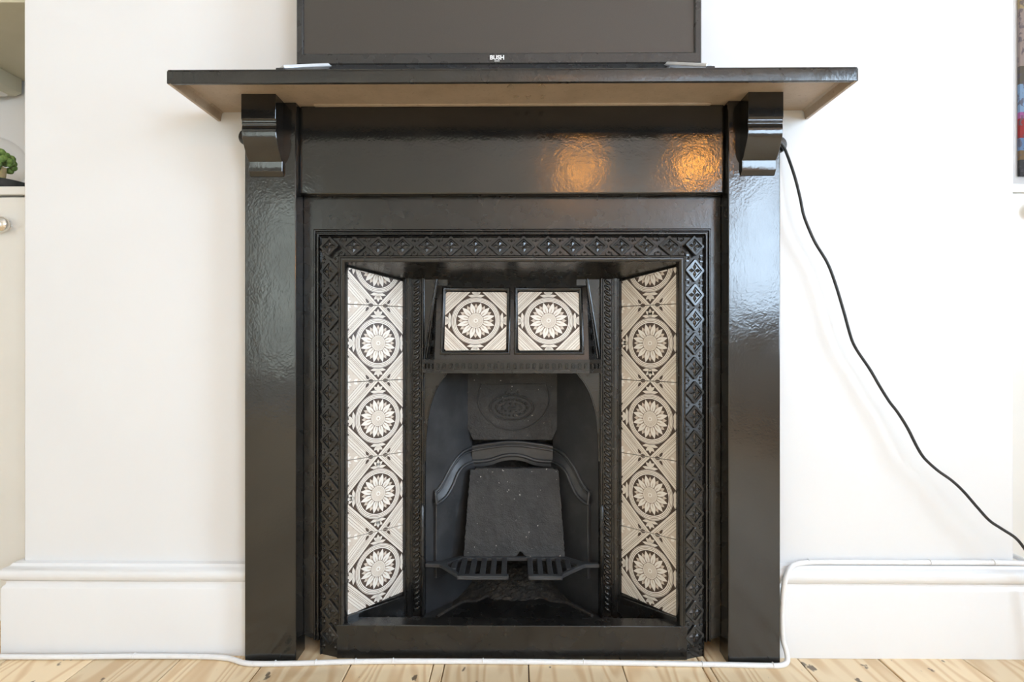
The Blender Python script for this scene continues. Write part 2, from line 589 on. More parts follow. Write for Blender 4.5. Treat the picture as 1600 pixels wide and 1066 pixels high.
# the windows: frame, mullions, panes and sill
for wi, (y0, y1, z0, z1) in enumerate(WINS):
    win = link('window_%d' % (wi + 1), None, None, Matrix.Translation((XR + 0.05, (y0 + y1) / 2, z0)))
    struct(win, ('wide white two-light window in the right wall, mirrored in the right pillar', 'narrow white window in the right wall nearest the fireplace')[wi], 'window')
    mb = MB().box(XR + 0.02, XR + 0.09, y0, y1, z0, z0 + 0.05).box(XR + 0.02, XR + 0.09, y0, y1, z1 - 0.05, z1)
    mb.box(XR + 0.02, XR + 0.09, y0, y0 + 0.05, z0, z1).box(XR + 0.02, XR + 0.09, y1 - 0.05, y1, z0, z1)
    part('window_frame', mb, 'white_gloss', win)
    nw = 2 - wi
    for i in range(nw):
        a = y0 + (y1 - y0) * i / nw
        b_ = y0 + (y1 - y0) * (i + 1) / nw
        if i:
            part('mullion', MB().box(XR + 0.04, XR + 0.07, a - 0.015, a + 0.015, z0, z1), 'white_gloss', win)
        part('pane', MB().box(XR + 0.053, XR + 0.057, a + 0.015, b_ - 0.015, z0 + 0.03, z1 - 0.03), 'window_glass', win)
    part('window_sill', MB().box(XR - 0.06, XR + 0.02, y0 - 0.05, y1 + 0.05, z0 - 0.03, z0), 'white_gloss', win, bevel=0.006)

# glazed door in the rear wall
dr = link('door_1', None, None, Matrix.Translation(((DOOR[0] + DOOR[1]) / 2, YR - 0.05, 0)))
struct(dr, 'white glazed door in the rear wall behind the camera', 'door')
mb = MB().box(DOOR[0], DOOR[0] + 0.09, YR - 0.07, YR - 0.03, 0, DOOR[3]).box(DOOR[1] - 0.09, DOOR[1], YR - 0.07, YR - 0.03, 0, DOOR[3])
mb.box(DOOR[0] + 0.09, DOOR[1] - 0.09, YR - 0.07, YR - 0.03, 0, 0.35).box(DOOR[0] + 0.09, DOOR[1] - 0.09, YR - 0.07, YR - 0.03, DOOR[3] - 0.1, DOOR[3])
part('door_frame', mb, 'white_gloss', dr, weld=False)
part('pane', MB().box(DOOR[0] + 0.085, DOOR[1] - 0.085, YR - 0.052, YR - 0.048, 0.345, DOOR[3] - 0.095), 'frosted_glass', dr)

# floor of stripped pine boards
fl = part('floor', MB().box(XL - 0.1, XR + 0.1, YR - 0.1, YA + 0.1, -0.06, -0.022), 'dark_gap', None)
struct(fl, 'stripped honey-coloured pine floorboards running up to the hearth', 'floor')
seams = [-0.631, -0.466, -0.301, -0.146, -0.125, 0.032, 0.207, 0.355, 0.370, 0.546, 0.70, 0.86]
s = seams[0]
while s > XL + 0.16:
    s -= 0.165
    seams.insert(0, s)
s = seams[-1]
while s < XR - 0.16:
    s += 0.165
    seams.append(s)
seams[0] = XL
seams[-1] = XR
for a, b_ in zip(seams[:-1], seams[1:]):
    g = 0.0010
    j = random.uniform(-0.0006, 0.0006)
    part('floorboard', MB().box(a + g, b_ - g, YR, YA - 0.02, -0.022, j), 'pine_board', fl, bevel=0.0012, seg=1)

# skirting boards
SK = [(0.0, 0.0), (0.024, 0.0), (0.024, 0.127), (0.0225, 0.131), (0.019, 0.134), (0.0185, 0.140), (0.022, 0.1425), (0.0265, 0.147),
      (0.0285, 0.153), (0.0275, 0.160), (0.023, 0.1655), (0.016, 0.167), (0.0145, 0.1685), (0.012, 0.1725), (0.0, 0.1735)]

def skirting(name, path_of, label):
    vs, fs = [], []
    k = len(SK)
    for (d, z) in SK:
        for p in path_of(d):
            vs.append((p[0], p[1], z))
    n = len(path_of(0))
    for i in range(k - 1):
        for j in range(n - 1):
            fs.append((i * n + j, i * n + j + 1, (i + 1) * n + j + 1, (i + 1) * n + j))
    fs.append(tuple(i * n for i in range(k)))
    fs.append(tuple(i * n + n - 1 for i in range(k - 1, -1, -1)))
    o = part(name, MB().add(vs, fs), 'white_gloss', None, smooth=50)
    struct(o, label, 'baseboard')
skirting('baseboard_left', lambda d: [(-0.504, YW - d), (BL - d, YW - d), (BL - d, 1.198)], 'white moulded skirting board left of the fireplace')
skirting('baseboard_right', lambda d: [(0.504, YW - d), (BR + d, YW - d), (BR + d, 1.198)], 'white moulded skirting board right of the fireplace')

# ================================================================== FIREPLACE SURROUND
YP = 1.068            # pillar face
YF = 0.951            # shelf front edge
ZU = 1.0568           # shelf underside
sur = thing('fireplace_surround', 'glossy black cast-iron mantelpiece with corbels, around the tiled grate', 'mantelpiece', (0, 1.09, 0))
for sx in (-1, 1):
    xs = sorted((sx * 0.4055, sx * 0.503))
    part('pillar', MB().box(xs[0], xs[1], YP, YW - 0.0005, 0.0, ZU - 0.0005), 'gloss_paint', sur, bevel=0.0022)
    # scroll corbel, one profile extruded across
    pf = [(YP - 0.0002, 1.0566), (1.031, 1.0566), (1.0305, 1.0105), (1.0325, 1.0085), (1.0335, 1.0055), (1.0325, 1.0025), (1.0345, 1.0005), (1.0335, 0.998)]
    pf += [(1.0325, 0.992), (1.0325, 0.985), (1.0345, 0.977), (1.0385, 0.969), (1.0435, 0.9605), (1.049, 0.9525), (1.055, 0.946), (1.0600, 0.943), (1.0605, 0.9415),
           (1.0598, 0.9235), (1.0665, 0.9155), (YP - 0.0002, 0.9155)]
    xs = sorted((sx * 0.4285, sx * 0.4915))
    part('corbel', MB().prism(pf, 'x', xs[0], xs[1]), 'gloss_paint', sur, bevel=0.0009, seg=1, smooth=30)
part('frieze', MB().box(-0.4053, 0.4053, 1.085, 1.1040, 0.887, ZU - 0.0005), 'gloss_paint', sur, bevel=0.003)
# mantel shelf: thin plate with down-turned front and end lips
sh = part('mantel_shelf', MB().box(-0.578, 0.578, YF, YW - 0.0005, ZU, 1.0630), 'shelf_paint', sur, bevel=0.0025)
part('shelf_lip', MB().prism([(YF, 1.0397), (YF + 0.002, 1.0390), (YF + 0.007, 1.0393), (YF + 0.009, ZU), (YF + 0.009, 1.0615), (YF + 0.003, 1.0628), (YF, 1.0608)], 'x', -0.576, 0.576), 'shelf_paint', sh, bevel=0.0008)
for sx in (-1, 1):
    def px_(d):
        return sx * (0.5785 - d)
    poly = [(px_(0), 1.0393), (px_(0.002), 1.0385), (px_(0.0065), 1.0388), (px_(0.009), 1.0535), (px_(0.014), ZU + 0.0005), (px_(0.014), 1.0610), (px_(0.006), 1.0628), (px_(0), 1.0600)]
    el_ = part('shelf_end_lip', MB().prism(poly, 'y', YF + 0.0005, YW - 0.001), ['shelf_paint', 'underside_paint'], sh, bevel=0.0008)
    for pg in el_.data.polygons:
        if pg.normal.x * sx < -0.3 or pg.normal.z < -0.6:
            pg.material_index = 1
part('shelf_underside', MB().box(-0.5655, 0.5655, YF + 0.0085, YW - 0.001, ZU - 0.0004, ZU + 0.001), 'underside_paint', sh, label='brown unpainted underside')
part('shelf_ridge', MB().box(-0.376, 0.378, 1.0765, 1.0849, ZU - 0.0034, ZU + 0.001), 'underside_paint', sh, bevel=0.0015)
# raised casting letters on the underside (read from the wall side)
for ch, x, y in (('E', 850, 150.5), ('R', 827, 151), ('U', 808, 151), ('V', 849, 132.5), ('V', 799, 132.5)):
    Y = (ZU - CAMZ) * FOC / (535 - y)
    me = text_mesh('cast_letter', ch, 0.019, 0.0018, 'underside_paint')
    M = Matrix.Translation(((x - 800) / FOC * Y, Y, ZU - 0.0007)) @ Matrix.Rotation(math.pi, 4, 'Z') @ Matrix.Rotation(math.pi, 4, 'X')
    link('cast_letter', me, sh, M)
# screw lugs at the wall
for (x, z) in ((-0.512, 1.006), (0.512, 0.988)):
    lug = part('fixing_lug', MB().lathe([(0.0055, -0.004), (0.015, -0.004), (0.0165, -0.002), (0.0165, 0.0045), (0.0055, 0.0045), (0.0055, -0.004)], (x + math.copysign(0.006, x), YW - 0.005, z), axis='y'), 'gloss_paint', sur)
    sc_ = (x + math.copysign(0.006, x), YW - 0.0085, z)
    scr = part('screw', MB().lathe([(0.0, -0.0015), (0.004, -0.001), (0.0054, 0.0015), (0.0054, 0.006), (0.0, 0.006)], sc_, n=14, axis='y'), 'steel', lug)

# ================================================================== FIREPLACE INSERT
ins = thing('fireplace_insert', 'black cast-iron register grate with patterned side tiles and arched firebox', 'fireplace', (0, 1.10, 0))
XO, ZO = 0.3277, 0.766           # opening of the ornamental frame
part('back_plate', MB().prism([(-0.4045, 0.034), (-0.392, 0.028), (-0.372, 0.024), (-0.335, 0.024), (-0.335, 0.775), (0.335, 0.775), (0.335, 0.024), (0.372, 0.024), (0.392, 0.030), (0.4045, 0.034),
                               (0.4045, 0.895), (-0.4045, 0.895)], 'y', 1.1055, 1.1100), 'insert_paint', ins)
# two outer bead mouldings
def bead(o0, w, yb, h, n=5):
    return [(o0 + w * (0.5 - 0.5 * math.cos(math.pi * i / n)), yb - h * math.sin(math.pi * i / n)) for i in range(n + 1)]
part('bead_moulding', MB().frame3([(0.0430, 1.1052), (0.0432, 1.1010)] + bead(0.0450, 0.0055, 1.1025, 0.0040) + [(0.0512, 1.1045)] + bead(0.0522, 0.0055, 1.1045, 0.0040) + [(0.0585, 1.1054)], XO, ZO, 0.026), 'insert_paint', ins)
# sloping band with diamond ornament
YI, YO, BW = 1.0835, 1.0985, 0.0436
band = part('ornament_band', MB().frame3([(0.0, YI + 0.004), (0.0, YI), (0.0022, YI - 0.0005), (0.004, YI + 0.0022), (BW - 0.004, YO - 0.0005), (BW - 0.002, YO - 0.0030), (BW, YO), (BW, YO + 0.002)], XO, ZO, 0.0), 'insert_paint', ins, smooth=30)
part('inner_rim', MB().frame3([(-0.0090, 1.1050), (-0.0088, YI + 0.006), (-0.0072, YI + 0.0020), (-0.0045, YI + 0.0003), (-0.0015, YI), (0.0, YI + 0.0012), (0.0, YI + 0.006)], XO, ZO, 0.0), 'insert_paint', ins, smooth=60)

def diamond_mesh(name, a, b):
    """raised diamond frame with a four-petal flower; a half length, b half width"""
    def ring(k, c, z):
        # diamond cut back at its four corners by c
        A, B = a * k, b * k
        pts = [(A, 0), (0, B), (-A, 0), (0, -B)]
        out = []
        for i in range(4):
            p = Vector(pts[i])
            for q, sgn in ((Vector(pts[i - 1]), 1), (Vector(pts[(i + 1) % 4]), 1)):
                out.append(p + (q - p) * c)
        return [(p.x, p.y, z) for p in out]
    mb = MB()
    rings = [ring(1.0, 0.06, 0.0), ring(0.975, 0.06, 0.0030), ring(0.94, 0.06, 0.0035), ring(0.70, 0.05, 0.0035), ring(0.65, 0.05, 0.0012)]
    vs = [p for r in rings for p in r]
    fs = []
    for i in range(len(rings) - 1):
        for j in range(8):
            fs.append((i * 8 + j, i * 8 + (j + 1) % 8, (i + 1) * 8 + (j + 1) % 8, (i + 1) * 8 + j))
    fs.append(tuple(32 + j for j in range(8)))
    mb.add(vs, fs)
    for i in range(4):
        an = math.pi / 2 * i
        L = (a if i % 2 == 0 else b) * 0.60
        wv = (b if i % 2 == 0 else a) * 0.19
        c, s_ = math.cos(an), math.sin(an)
        loc = [(0.0006, 0, 0.0022), (L * 0.5, wv, 0.0012), (L, 0, 0.0014), (L * 0.5, -wv, 0.0012), (L * 0.5, 0, 0.0036)]
        vs = [(x * c - y * s_, x * s_ + y * c, z) for x, y, z in loc]
        mb.add(vs, [(0, 4, 1), (1, 4, 2), (2, 4, 3), (3, 4, 0)])
    return mesh_of(name, mb, 'insert_paint', smooth=20)

dm = diamond_mesh('diamond_boss', 0.0230, 0.0226)
dmc = diamond_mesh('corner_boss', 0.0212, 0.0212)
sl = Vector((BW, YO - YI)).normalized()        # (outward, y)
oc, yc = BW * 0.5, (YI + YO) * 0.5 + 0.0002

def basis(ex, ey, ez, loc):
    M = Matrix((ex, ey, ez)).transposed().to_4x4()
    M.translation = loc
    return M
studs = MB()
def stud(M, x, y):
    r = 0.0030
    vs = [M @ Vector(p) for p in ((x - r, y, 0), (x, y - r, 0), (x + r, y, 0), (x, y + r, 0), (x, y, 0.0026))]
    studs.add(vs, [(0, 1, 4), (1, 2, 4), (2, 3, 4), (3, 0, 4)])
    for k in (-1, 1):
        studs.add([M @ Vector((x + k * 0.0055 + dx, y * 1.25 + dy, dz)) for dz in (0, 0.0014) for dx, dy in ((-0.0013, -0.003), (0.0013, -0.003), (0.0013, 0.003), (-0.0013, 0.003))],
                  [(4, 5, 6, 7), (0, 1, 5, 4), (1, 2, 6, 5), (2, 3, 7, 6), (3, 0, 4, 7)])
cx = XO + oc
P = 2 * cx / 15.0
for i in range(1, 15):                      # head of the frame
    M = basis(Vector((1, 0, 0)), Vector((0, sl.y, sl.x)), Vector((0, -sl.x, sl.y)), Vector((-cx + P * i, yc, ZO + oc)))
    link('diamond_boss', dm, band, M)
for i in range(0, 15):
    M = basis(Vector((1, 0, 0)), Vector((0, sl.y, sl.x)), Vector((0, -sl.x, sl.y)), Vector((-cx + P * (i + 0.5), yc, ZO + oc)))
    for k in (-1, 1):
        stud(M, 0, 0.0125 * k)
for sx in (-1, 1):                          # legs of the frame
    for i in range(0, 17):
        zc = ZO + oc - P * i
        if i:
            ex, ey = Vector((0, 0, 1)), Vector((sx * sl.x, sl.y, 0))
            ez = Vector((sx * sl.y, -sl.x, 0))
            if ex.cross(ey).dot(ez) < 0:
                ex = -ex
            link('diamond_boss', dm, band, basis(ex, ey, ez, Vector((sx * cx, yc, zc))))
        M = basis(Vector((0, 0, -sx)) if sx > 0 else Vector((0, 0, 1)), Vector((sx * sl.x, sl.y, 0)), Vector((sx * sl.y, -sl.x, 0)), Vector((sx * cx, yc, zc - P * 0.5)))
        if zc - P * 0.5 > 0.01:
            for k in (-1, 1):
                stud(M, 0, 0.0125 * k)
    ez = Vector((sx * 0.25, -1, 0.25)).normalized()
    ex = Vector((0, 0, 1)).cross(-ez)
    ex = Vector((1, 0, 0)) - ez * ez.x
    ex.normalize()
    ey = ez.cross(ex)
    link('diamond_boss', dmc, band, basis(ex, ey, ez, Vector((sx * cx, yc - 0.0010, ZO + oc))))
st = part('band_stud_ornament', studs, 'insert_paint', band, smooth=0)
st['kind'] = 'stuff'

# soffit under the head of the frame
part('soffit', MB().prism([(1.0860, 0.7572), (1.1990, 0.7340), (1.1990, 0.7480), (1.0900, 0.7660)], 'x', -0.3195, 0.3195), 'insert_paint', ins)

# ---------------- picture tiles
TS = 0.0762      # half a six-inch tile

def clip_poly(poly, win):
    out = list(poly)
    n = len(win)
    for i in range(n):
        a, b = win[i], win[(i + 1) % n]
        inp, out = out, []
        if not inp:
            break
        def side(p):
            return (b[0] - a[0]) * (p[1] - a[1]) - (b[1] - a[1]) * (p[0] - a[0])
        for j in range(len(inp)):
            p, q = inp[j - 1], inp[j]
            sp_, sq = side(p), side(q)
            if sq >= 0:
                if sp_ < 0:
                    t = sp_ / (sp_ - sq)
                    out.append((p[0] + (q[0] - p[0]) * t, p[1] + (q[1] - p[1]) * t))
                out.append(q)
            elif sp_ >= 0:
                t = sp_ / (sp_ - sq)
                out.append((p[0] + (q[0] - p[0]) * t, p[1] + (q[1] - p[1]) * t))
    return out

def tile_shapes():
    """the printed sunflower design in half-tile units: (layer, material, polygon)"""
    S = []
    def circ(r, n=48, c=(0, 0)):
        return [(c[0] + r * math.cos(2 * math.pi * i / n), c[1] + r * math.sin(2 * math.pi * i / n)) for i in range(n)]
    def annulus(layer, m, r0, r1, n=48):
        for i in range(n):
            a, b = 2 * math.pi * i / n, 2 * math.pi * (i + 1) / n
            S.append((layer, m, [(r0 * math.cos(a), r0 * math.sin(a)), (r1 * math.cos(a), r1 * math.sin(a)), (r1 * math.cos(b), r1 * math.sin(b)), (r0 * math.cos(b), r0 * math.sin(b))]))
    def dia(layer, m, r):
        S.append((layer, m, [(r, 0), (0, r), (-r, 0), (0, -r)]))
    def stripe(layer, m, r0, r1):
        for q in range(4):
            c, s = (1, 0, -1, 0)[q], (0, 1, 0, -1)[q]
            pts = [(r0, 0), (r1, 0), (0, r1), (0, r0)]
            S.append((layer, m, [(x * c - y * s, x * s + y * c) for x, y in pts]))
    def leaf(layer, m, c, an, L, w, n=5, base=0.0):
        """pointed oval from base to L along an"""
        up, dn = [], []
        for i in range(n + 1):
            t = i / n
            wd = w * math.sin(math.pi * t ** 0.8) if 0 < t < 1 else 0
            up.append((base + (L - base) * t, wd))
            dn.append((base + (L - base) * t, -wd))
        pts = dn + up[-2:0:-1]
        ca, sa = math.cos(an), math.sin(an)
        S.append((layer, m, [(c[0] + x * ca - y * sa, c[1] + x * sa + y * ca) for x, y in pts]))
    # corners beyond the stripes
    for sx in (-1, 1):
        for sy in (-1, 1):
            tri = [(sx * 1.0, sy * 0.47), (sx * 1.0, sy * 1.0), (sx * 0.47, sy * 1.0)]
            if sx * sy < 0:
                tri.reverse()
            S.append((1, 'tile_tan2', tri if (tri[1][0] - tri[0][0]) * (tri[2][1] - tri[0][1]) - (tri[1][1] - tri[0][1]) * (tri[2][0] - tri[0][0]) > 0 else tri[::-1]))
            for an in range(5):
                leaf(2, 'tile_pale', (sx * 1.0, sy * 1.0), math.atan2(-sy, -sx) + math.radians((an - 2) * 24), 0.27 - 0.02 * abs(an - 2), 0.055)
            for k in (-1, 1):
                b0 = math.atan2(-sy, -sx) + k * math.radians(44)
                leaf(2, 'tile_pale', (sx + 0.30 * math.cos(b0), sy + 0.30 * math.sin(b0)), b0 - k * 0.5, 0.13, 0.04)
    # stripes round the diamond
    stripe(1, 'tile_brown', 0.955, 0.985)
    stripe(1, 'tile_line', 1.062, 1.076)
    stripe(1, 'tile_line', 1.122, 1.136)
    stripe(1, 'tile_line', 1.165, 1.185)
    stripe(1, 'tile_line', 1.215, 1.228)
    stripe(1, 'tile_line', 1.300, 1.314)
    stripe(1, 'tile_line', 1.385, 1.398)
    stripe(1, 'tile_line', 1.470, 1.484)
    # dark ground inside the diamond
    dia(1, 'tile_brown', 0.970)
    # trefoils in the diamond's points
    for q in range(4):
        an = math.pi / 2 * q
        c = (0.665 * math.cos(an), 0.665 * math.sin(an))
        leaf(2, 'tile_cream', c, an, 0.245, 0.062)
        for k in (-1, 1):
            b0 = an + k * math.radians(78)
            leaf(2, 'tile_cream', (0.745 * math.cos(an), 0.745 * math.sin(an)), an + k * math.radians(52), 0.165, 0.045)
            leaf(2, 'tile_cream', (c[0] + 0.025 * math.cos(an), c[1] + 0.025 * math.sin(an)), an + k * math.radians(83), 0.235, 0.042)
    # ring
    S.append((3, 'tile_pale', circ(0.668)))
    for r in (0.640, 0.600, 0.562):
        annulus(4, 'tile_line', r, r + 0.015)
    annulus(4, 'tile_brown', 0.664, 0.678)
    S.append((4, 'tile_brown', circ(0.535)))
    # petals: twelve short behind twelve long
    for k in range(12):
        an = math.radians(30 * k)
        leaf(5, 'tile_tan2', (0, 0), an, 0.485, 0.068, 6, 0.20)
        leaf(6, 'tile_line', (0, 0), an, 0.40, 0.022, 4, 0.20)
    for k in range(12):
        an = math.radians(30 * k + 15)
        leaf(6, 'tile_line', (0, 0), an, 0.528, 0.080, 7, 0.17)
        leaf(7, 'tile_pale', (0, 0), an, 0.522, 0.070, 7, 0.175)
        leaf(8, 'tile_tan', (0, 0), an, 0.36, 0.016, 4, 0.19)
    S.append((9, 'tile_line', circ(0.218, 32)))
    S.append((10, 'tile_cream', circ(0.206, 32)))
    for r in (0.165, 0.135, 0.105, 0.072):
        annulus(11, 'tile_tan', r, r + 0.012, 32)
    S.append((12, 'tile_pale', circ(0.062, 16)))
    S.append((13, 'tile_tan', circ(0.028, 12)))
    # small dark leaves where the tiles meet
    for q in range(4):
        an = math.pi / 2 * q
        for k in (-1, 1):
            def R(x, y):
                return (x * math.cos(an) - y * math.sin(an), x * math.sin(an) + y * math.cos(an))
            leaf(3, 'tile_brown', R(1.0, k * 0.135), an + k * math.pi / 2, 0.185, 0.050)
            leaf(3, 'tile_brown', R(0.955, k * 0.275), an + k * math.radians(90 + 52), 0.155, 0.038)
            leaf(3, 'tile_brown', R(1.045, k * 0.275), an + k * math.radians(90 - 52), 0.155, 0.038)
    return S
MATS['tile_tan2'] = mat('tile_tan2', (0.66, 0.58, 0.49), 0.42, noise=(110, (0.60, 0.50, 0.41), 0.45, 0.75))
SHAPES = tile_shapes()
TMATS = ['tile_cream', 'tile_pale', 'tile_tan', 'tile_tan2', 'tile_line', 'tile_brown']

def tile_mesh(name, win, th=0.007):
    """win: convex outline (u, v) in metres, counter-clockwise, around the flower's centre"""
    mb = MB()
    n = len(win)
    vs = [(u, v, -th) for u, v in win] + [(u, v, -0.0004) for u, v in win]
    cu, cv = sum(p[0] for p in win) / n, sum(p[1] for p in win) / n
    vs += [(cu + (u - cu) * 0.997, cv + (v - cv) * 0.997, 0.0) for u, v in win]
    fs = [tuple(range(n - 1, -1, -1)), tuple(range(2 * n, 3 * n))]
    for k in range(2):
        fs += [(k * n + i, k * n + (i + 1) % n, (k + 1) * n + (i + 1) % n, (k + 1) * n + i) for i in range(n)]
    mb.add(vs, fs, 0)
    inner = [(cu + (u - cu) * 0.9965, cv + (v - cv) * 0.9965) for u, v in win]
    for (ly, m, poly) in SHAPES:
        p = clip_poly([(x * TS, y * TS) for x, y in poly], inner)
        if len(p) >= 3:
            # drop repeated points
            q = [p[i] for i in range(len(p)) if (p[i][0] - p[i - 1][0]) ** 2 + (p[i][1] - p[i - 1][1]) ** 2 > 1e-12]
            if len(q) >= 3:
                mb.add([(u, v, 0.00006 * ly) for u, v in q], [tuple(range(len(q)))], TMATS.index(m))
    me = bpy.data.meshes.new(name)
    me.from_pydata(mb.v, [], mb.f)
    for m in TMATS:
        me.materials.append(MATS[m])
    me.polygons.foreach_set('material_index', mb.m)
    me.update()
    return me

SX0, SY0, SX1, SY1 = 0.3194, 1.105, 0.2267, 1.1915        # splayed cheek: outer and inner edge
LEN = math.hypot(SX0 - SX1, SY1 - SY0)
dx, dy = (SX0 - SX1) / LEN, (SY1 - SY0) / LEN
joints = [0.6786, 0.5261, 0.3737, 0.2212, 0.0700]
G = 0.0006
for sx in (-1, 1):
    sc_ = 0.0665 if sx < 0 else 0.057           # distance of the flower centre from the outer edge
    u0, u1 = (-sc_, LEN - sc_) if sx < 0 else (-(LEN - sc_), sc_)
    ex = Vector((dx, dy, 0)) if sx < 0 else Vector((dx, -dy, 0))
    ez = ex.cross(Vector((0, 0, 1)))
    org = Vector((sx * (SX0 - dx * sc_), SY0 + dy * sc_, 0))
    full = tile_mesh('side_tile', [(u0, -TS + G), (u1, -TS + G), (u1, TS - G), (u0, TS - G)])
    for k in range(4):
        zc = (joints[k] + joints[k + 1]) / 2
        if k == 3:
            zc = joints[3] - TS
            me = tile_mesh('side_tile', [(u0, -TS + 0.003 + (0.0 if sx < 0 else 0.010)), (u1, -TS + 0.003 + (0.010 if sx < 0 else 0.0)), (u1, TS - G), (u0, TS - G)])
        else:
            me = full
        tilt = Matrix.Rotation(math.radians(random.uniform(-0.35, 0.35)), 4, 'X') @ Matrix.Rotation(math.radians(random.uniform(-0.3, 0.3)), 4, 'Y')
        link('side_tile', me, ins, basis(ex, Vector((0, 0, 1)), ez, org + Vector((0, 0, zc))) @ tilt)
    zc = joints[0] + TS
    zo, zi = 0.7500 - zc, 0.7310 - zc
    top = [(u0, -TS + G), (u1, -TS + G), (u1, zi if sx < 0 else zo), (u0, zo if sx < 0 else zi)]
    link('side_tile', tile_mesh('side_tile', top), ins, basis(ex, Vector((0, 0, 1)), ez, org + Vector((0, 0, zc))))
    # backing behind the tiles and the plinth below them
    def sp(s_, n_):
        # s_ metres in from the outer edge, n_ metres proud of the tile face
        return (sx * (SX0 - dx * s_ - dy * n_), SY0 + dy * s_ - dx * n_)
    part('tile_backing', MB().prism([sp(-0.004, -0.0055), sp(LEN + 0.004, -0.0055), sp(LEN + 0.004, -0.010), sp(-0.004, -0.010)], 'z', 0.0, 0.755), 'grout', ins)
    part('tile_plinth', MB().prism([sp(-0.003, 0.005), sp(LEN + 0.002, 0.005), sp(LEN + 0.002, -0.0050), sp(-0.003, -0.0050)], 'z', 0.0, 0.0735), 'insert_paint', ins, bevel=0.0015)
    # moulded jamb strip with rope ornament beside the firebox
    pf = [(0.2290, 1.196), (0.2290, 1.1895), (0.2255, 1.1870), (0.2235, 1.1860), (0.2220, 1.1875), (0.2200, 1.1875), (0.2185, 1.1850), (0.2130, 1.1850), (0.2115, 1.1865), (0.2100, 1.1865), (0.2090, 1.1900), (0.1905, 1.1900), (0.1895, 1.1865),
          (0.1880, 1.1850), (0.1858, 1.1850), (0.1845, 1.1870), (0.1830, 1.1880), (0.1830, 1.2000), (0.2290, 1.2000)]
    js = part('jamb_strip', MB().prism([(sx * x, y) for x, y in pf], 'z', 0.0, 0.738), 'insert_paint', ins, smooth=30)
    rope = MB()
    pitch = 0.0112
    z = 0.045
    while z < 0.735:
        rot = Matrix.Rotation(math.radians(38 * sx), 3, 'Y')
        rope.blob((sx * 0.19975, 1.1893, z), (0.0082, 0.0036, 0.0040), 8, 5, rot=rot)
        rope.blob((sx * (0.19975 - 0.0045), 1.1888, z + pitch * 0.42), (0.0028, 0.0030, 0.0028), 6, 4)
        z += pitch
    rope.tube([(sx * 0.2087, 1.1888, 0.03), (sx * 0.2087, 1.1888, 0.735)], 0.0012, 6)
    rope.tube([(sx * 0.1908, 1.1888, 0.03), (sx * 0.1908, 1.1888, 0.735)], 0.0012, 6)
    part('rope_moulding', rope, 'insert_paint', js, smooth=60, weld=False)
    # small upright lug that holds the grate
    part('grate_lug', MB().tube([(sx * 0.1865, 1.1835, 0.1180), (sx * 0.1865, 1.1825, 0.1220), (sx * 0.1865, 1.1825, 0.2600), (sx * 0.1865, 1.1840, 0.2650)], [0.003, 0.0042, 0.0042, 0.002], 8), 'insert_paint', ins)

# ---------------- firebox
YFB = 1.196
arch = [(0.1344, 0.5430), (0.1400, 0.5330), (0.1480, 0.5234), (0.1555, 0.5120), (0.1613, 0.5005), (0.1680, 0.4820), (0.1734, 0.4629), (0.1775, 0.4370), (0.1800, 0.4090), (0.1815, 0.3800), (0.1820, 0.3550)]
for sx in (-1, 1):
    part('arch_spandrel', MB().prism([(sx * 0.1345, 0.7365)] + [(sx * x, z) for x, z in arch] + [(sx * 0.1860, 0.3550), (sx * 0.1860, 0.7365)], 'y', YFB - 0.0045, YFB + 0.006), 'insert_paint', ins, bevel=0.0008, seg=1)
    part('arch_bead', MB().tube(smooth_path([(sx * x, YFB - 0.0045, z) for x, z in arch], 3), 0.0017, 6), 'insert_paint', ins)
CF, CB = (0.182, 1.200), (0.093, 1.310)         # firebox side: front and back edge (x, y)
cl = math.hypot(CF[0] - CB[0], CB[1] - CF[1])
cdx, cdy = (CF[0] - CB[0]) / cl, (CB[1] - CF[1]) / cl
def cheek_pt(sx, s_, n_, z):
    return Vector((sx * (CF[0] - cdx * s_ - cdy * n_), CF[1] + cdy * s_ - cdx * n_, z))
def on_cheek(x, y):
    """distance along the firebox side and height of a point of its moulding"""
    r = (800 - x) / FOC
    s_ = (CF[0] - r * CF[1]) / (cdx + r * cdy)
    Y = CF[1] + cdy * s_
    return s_, CAMZ + (535 - y) / FOC * Y
up_l = [on_cheek(x, y) for x, y in ((677, 769), (684, 763), (692, 750), (700, 734), (710, 718), (722, 706), (737, 699))]
lo_l = [on_cheek(x, y) for x, y in ((677, 787), (685, 782), (694, 773), (703, 757), (711, 738), (721, 727), (737, 720))]
ARCH_U = [(737, 699), (752, 696), (770, 693.5), (786, 691.5), (800, 691), (814, 691.5), (830, 693.5), (848, 696), (863, 699)]
ARCH_L = [(737, 721), (752, 720.5), (766, 718.5), (780, 713.5), (792, 711), (800, 710.5), (808, 711), (820, 713.5), (834, 718.5), (848, 720.5), (863, 721)]
YB = 1.303
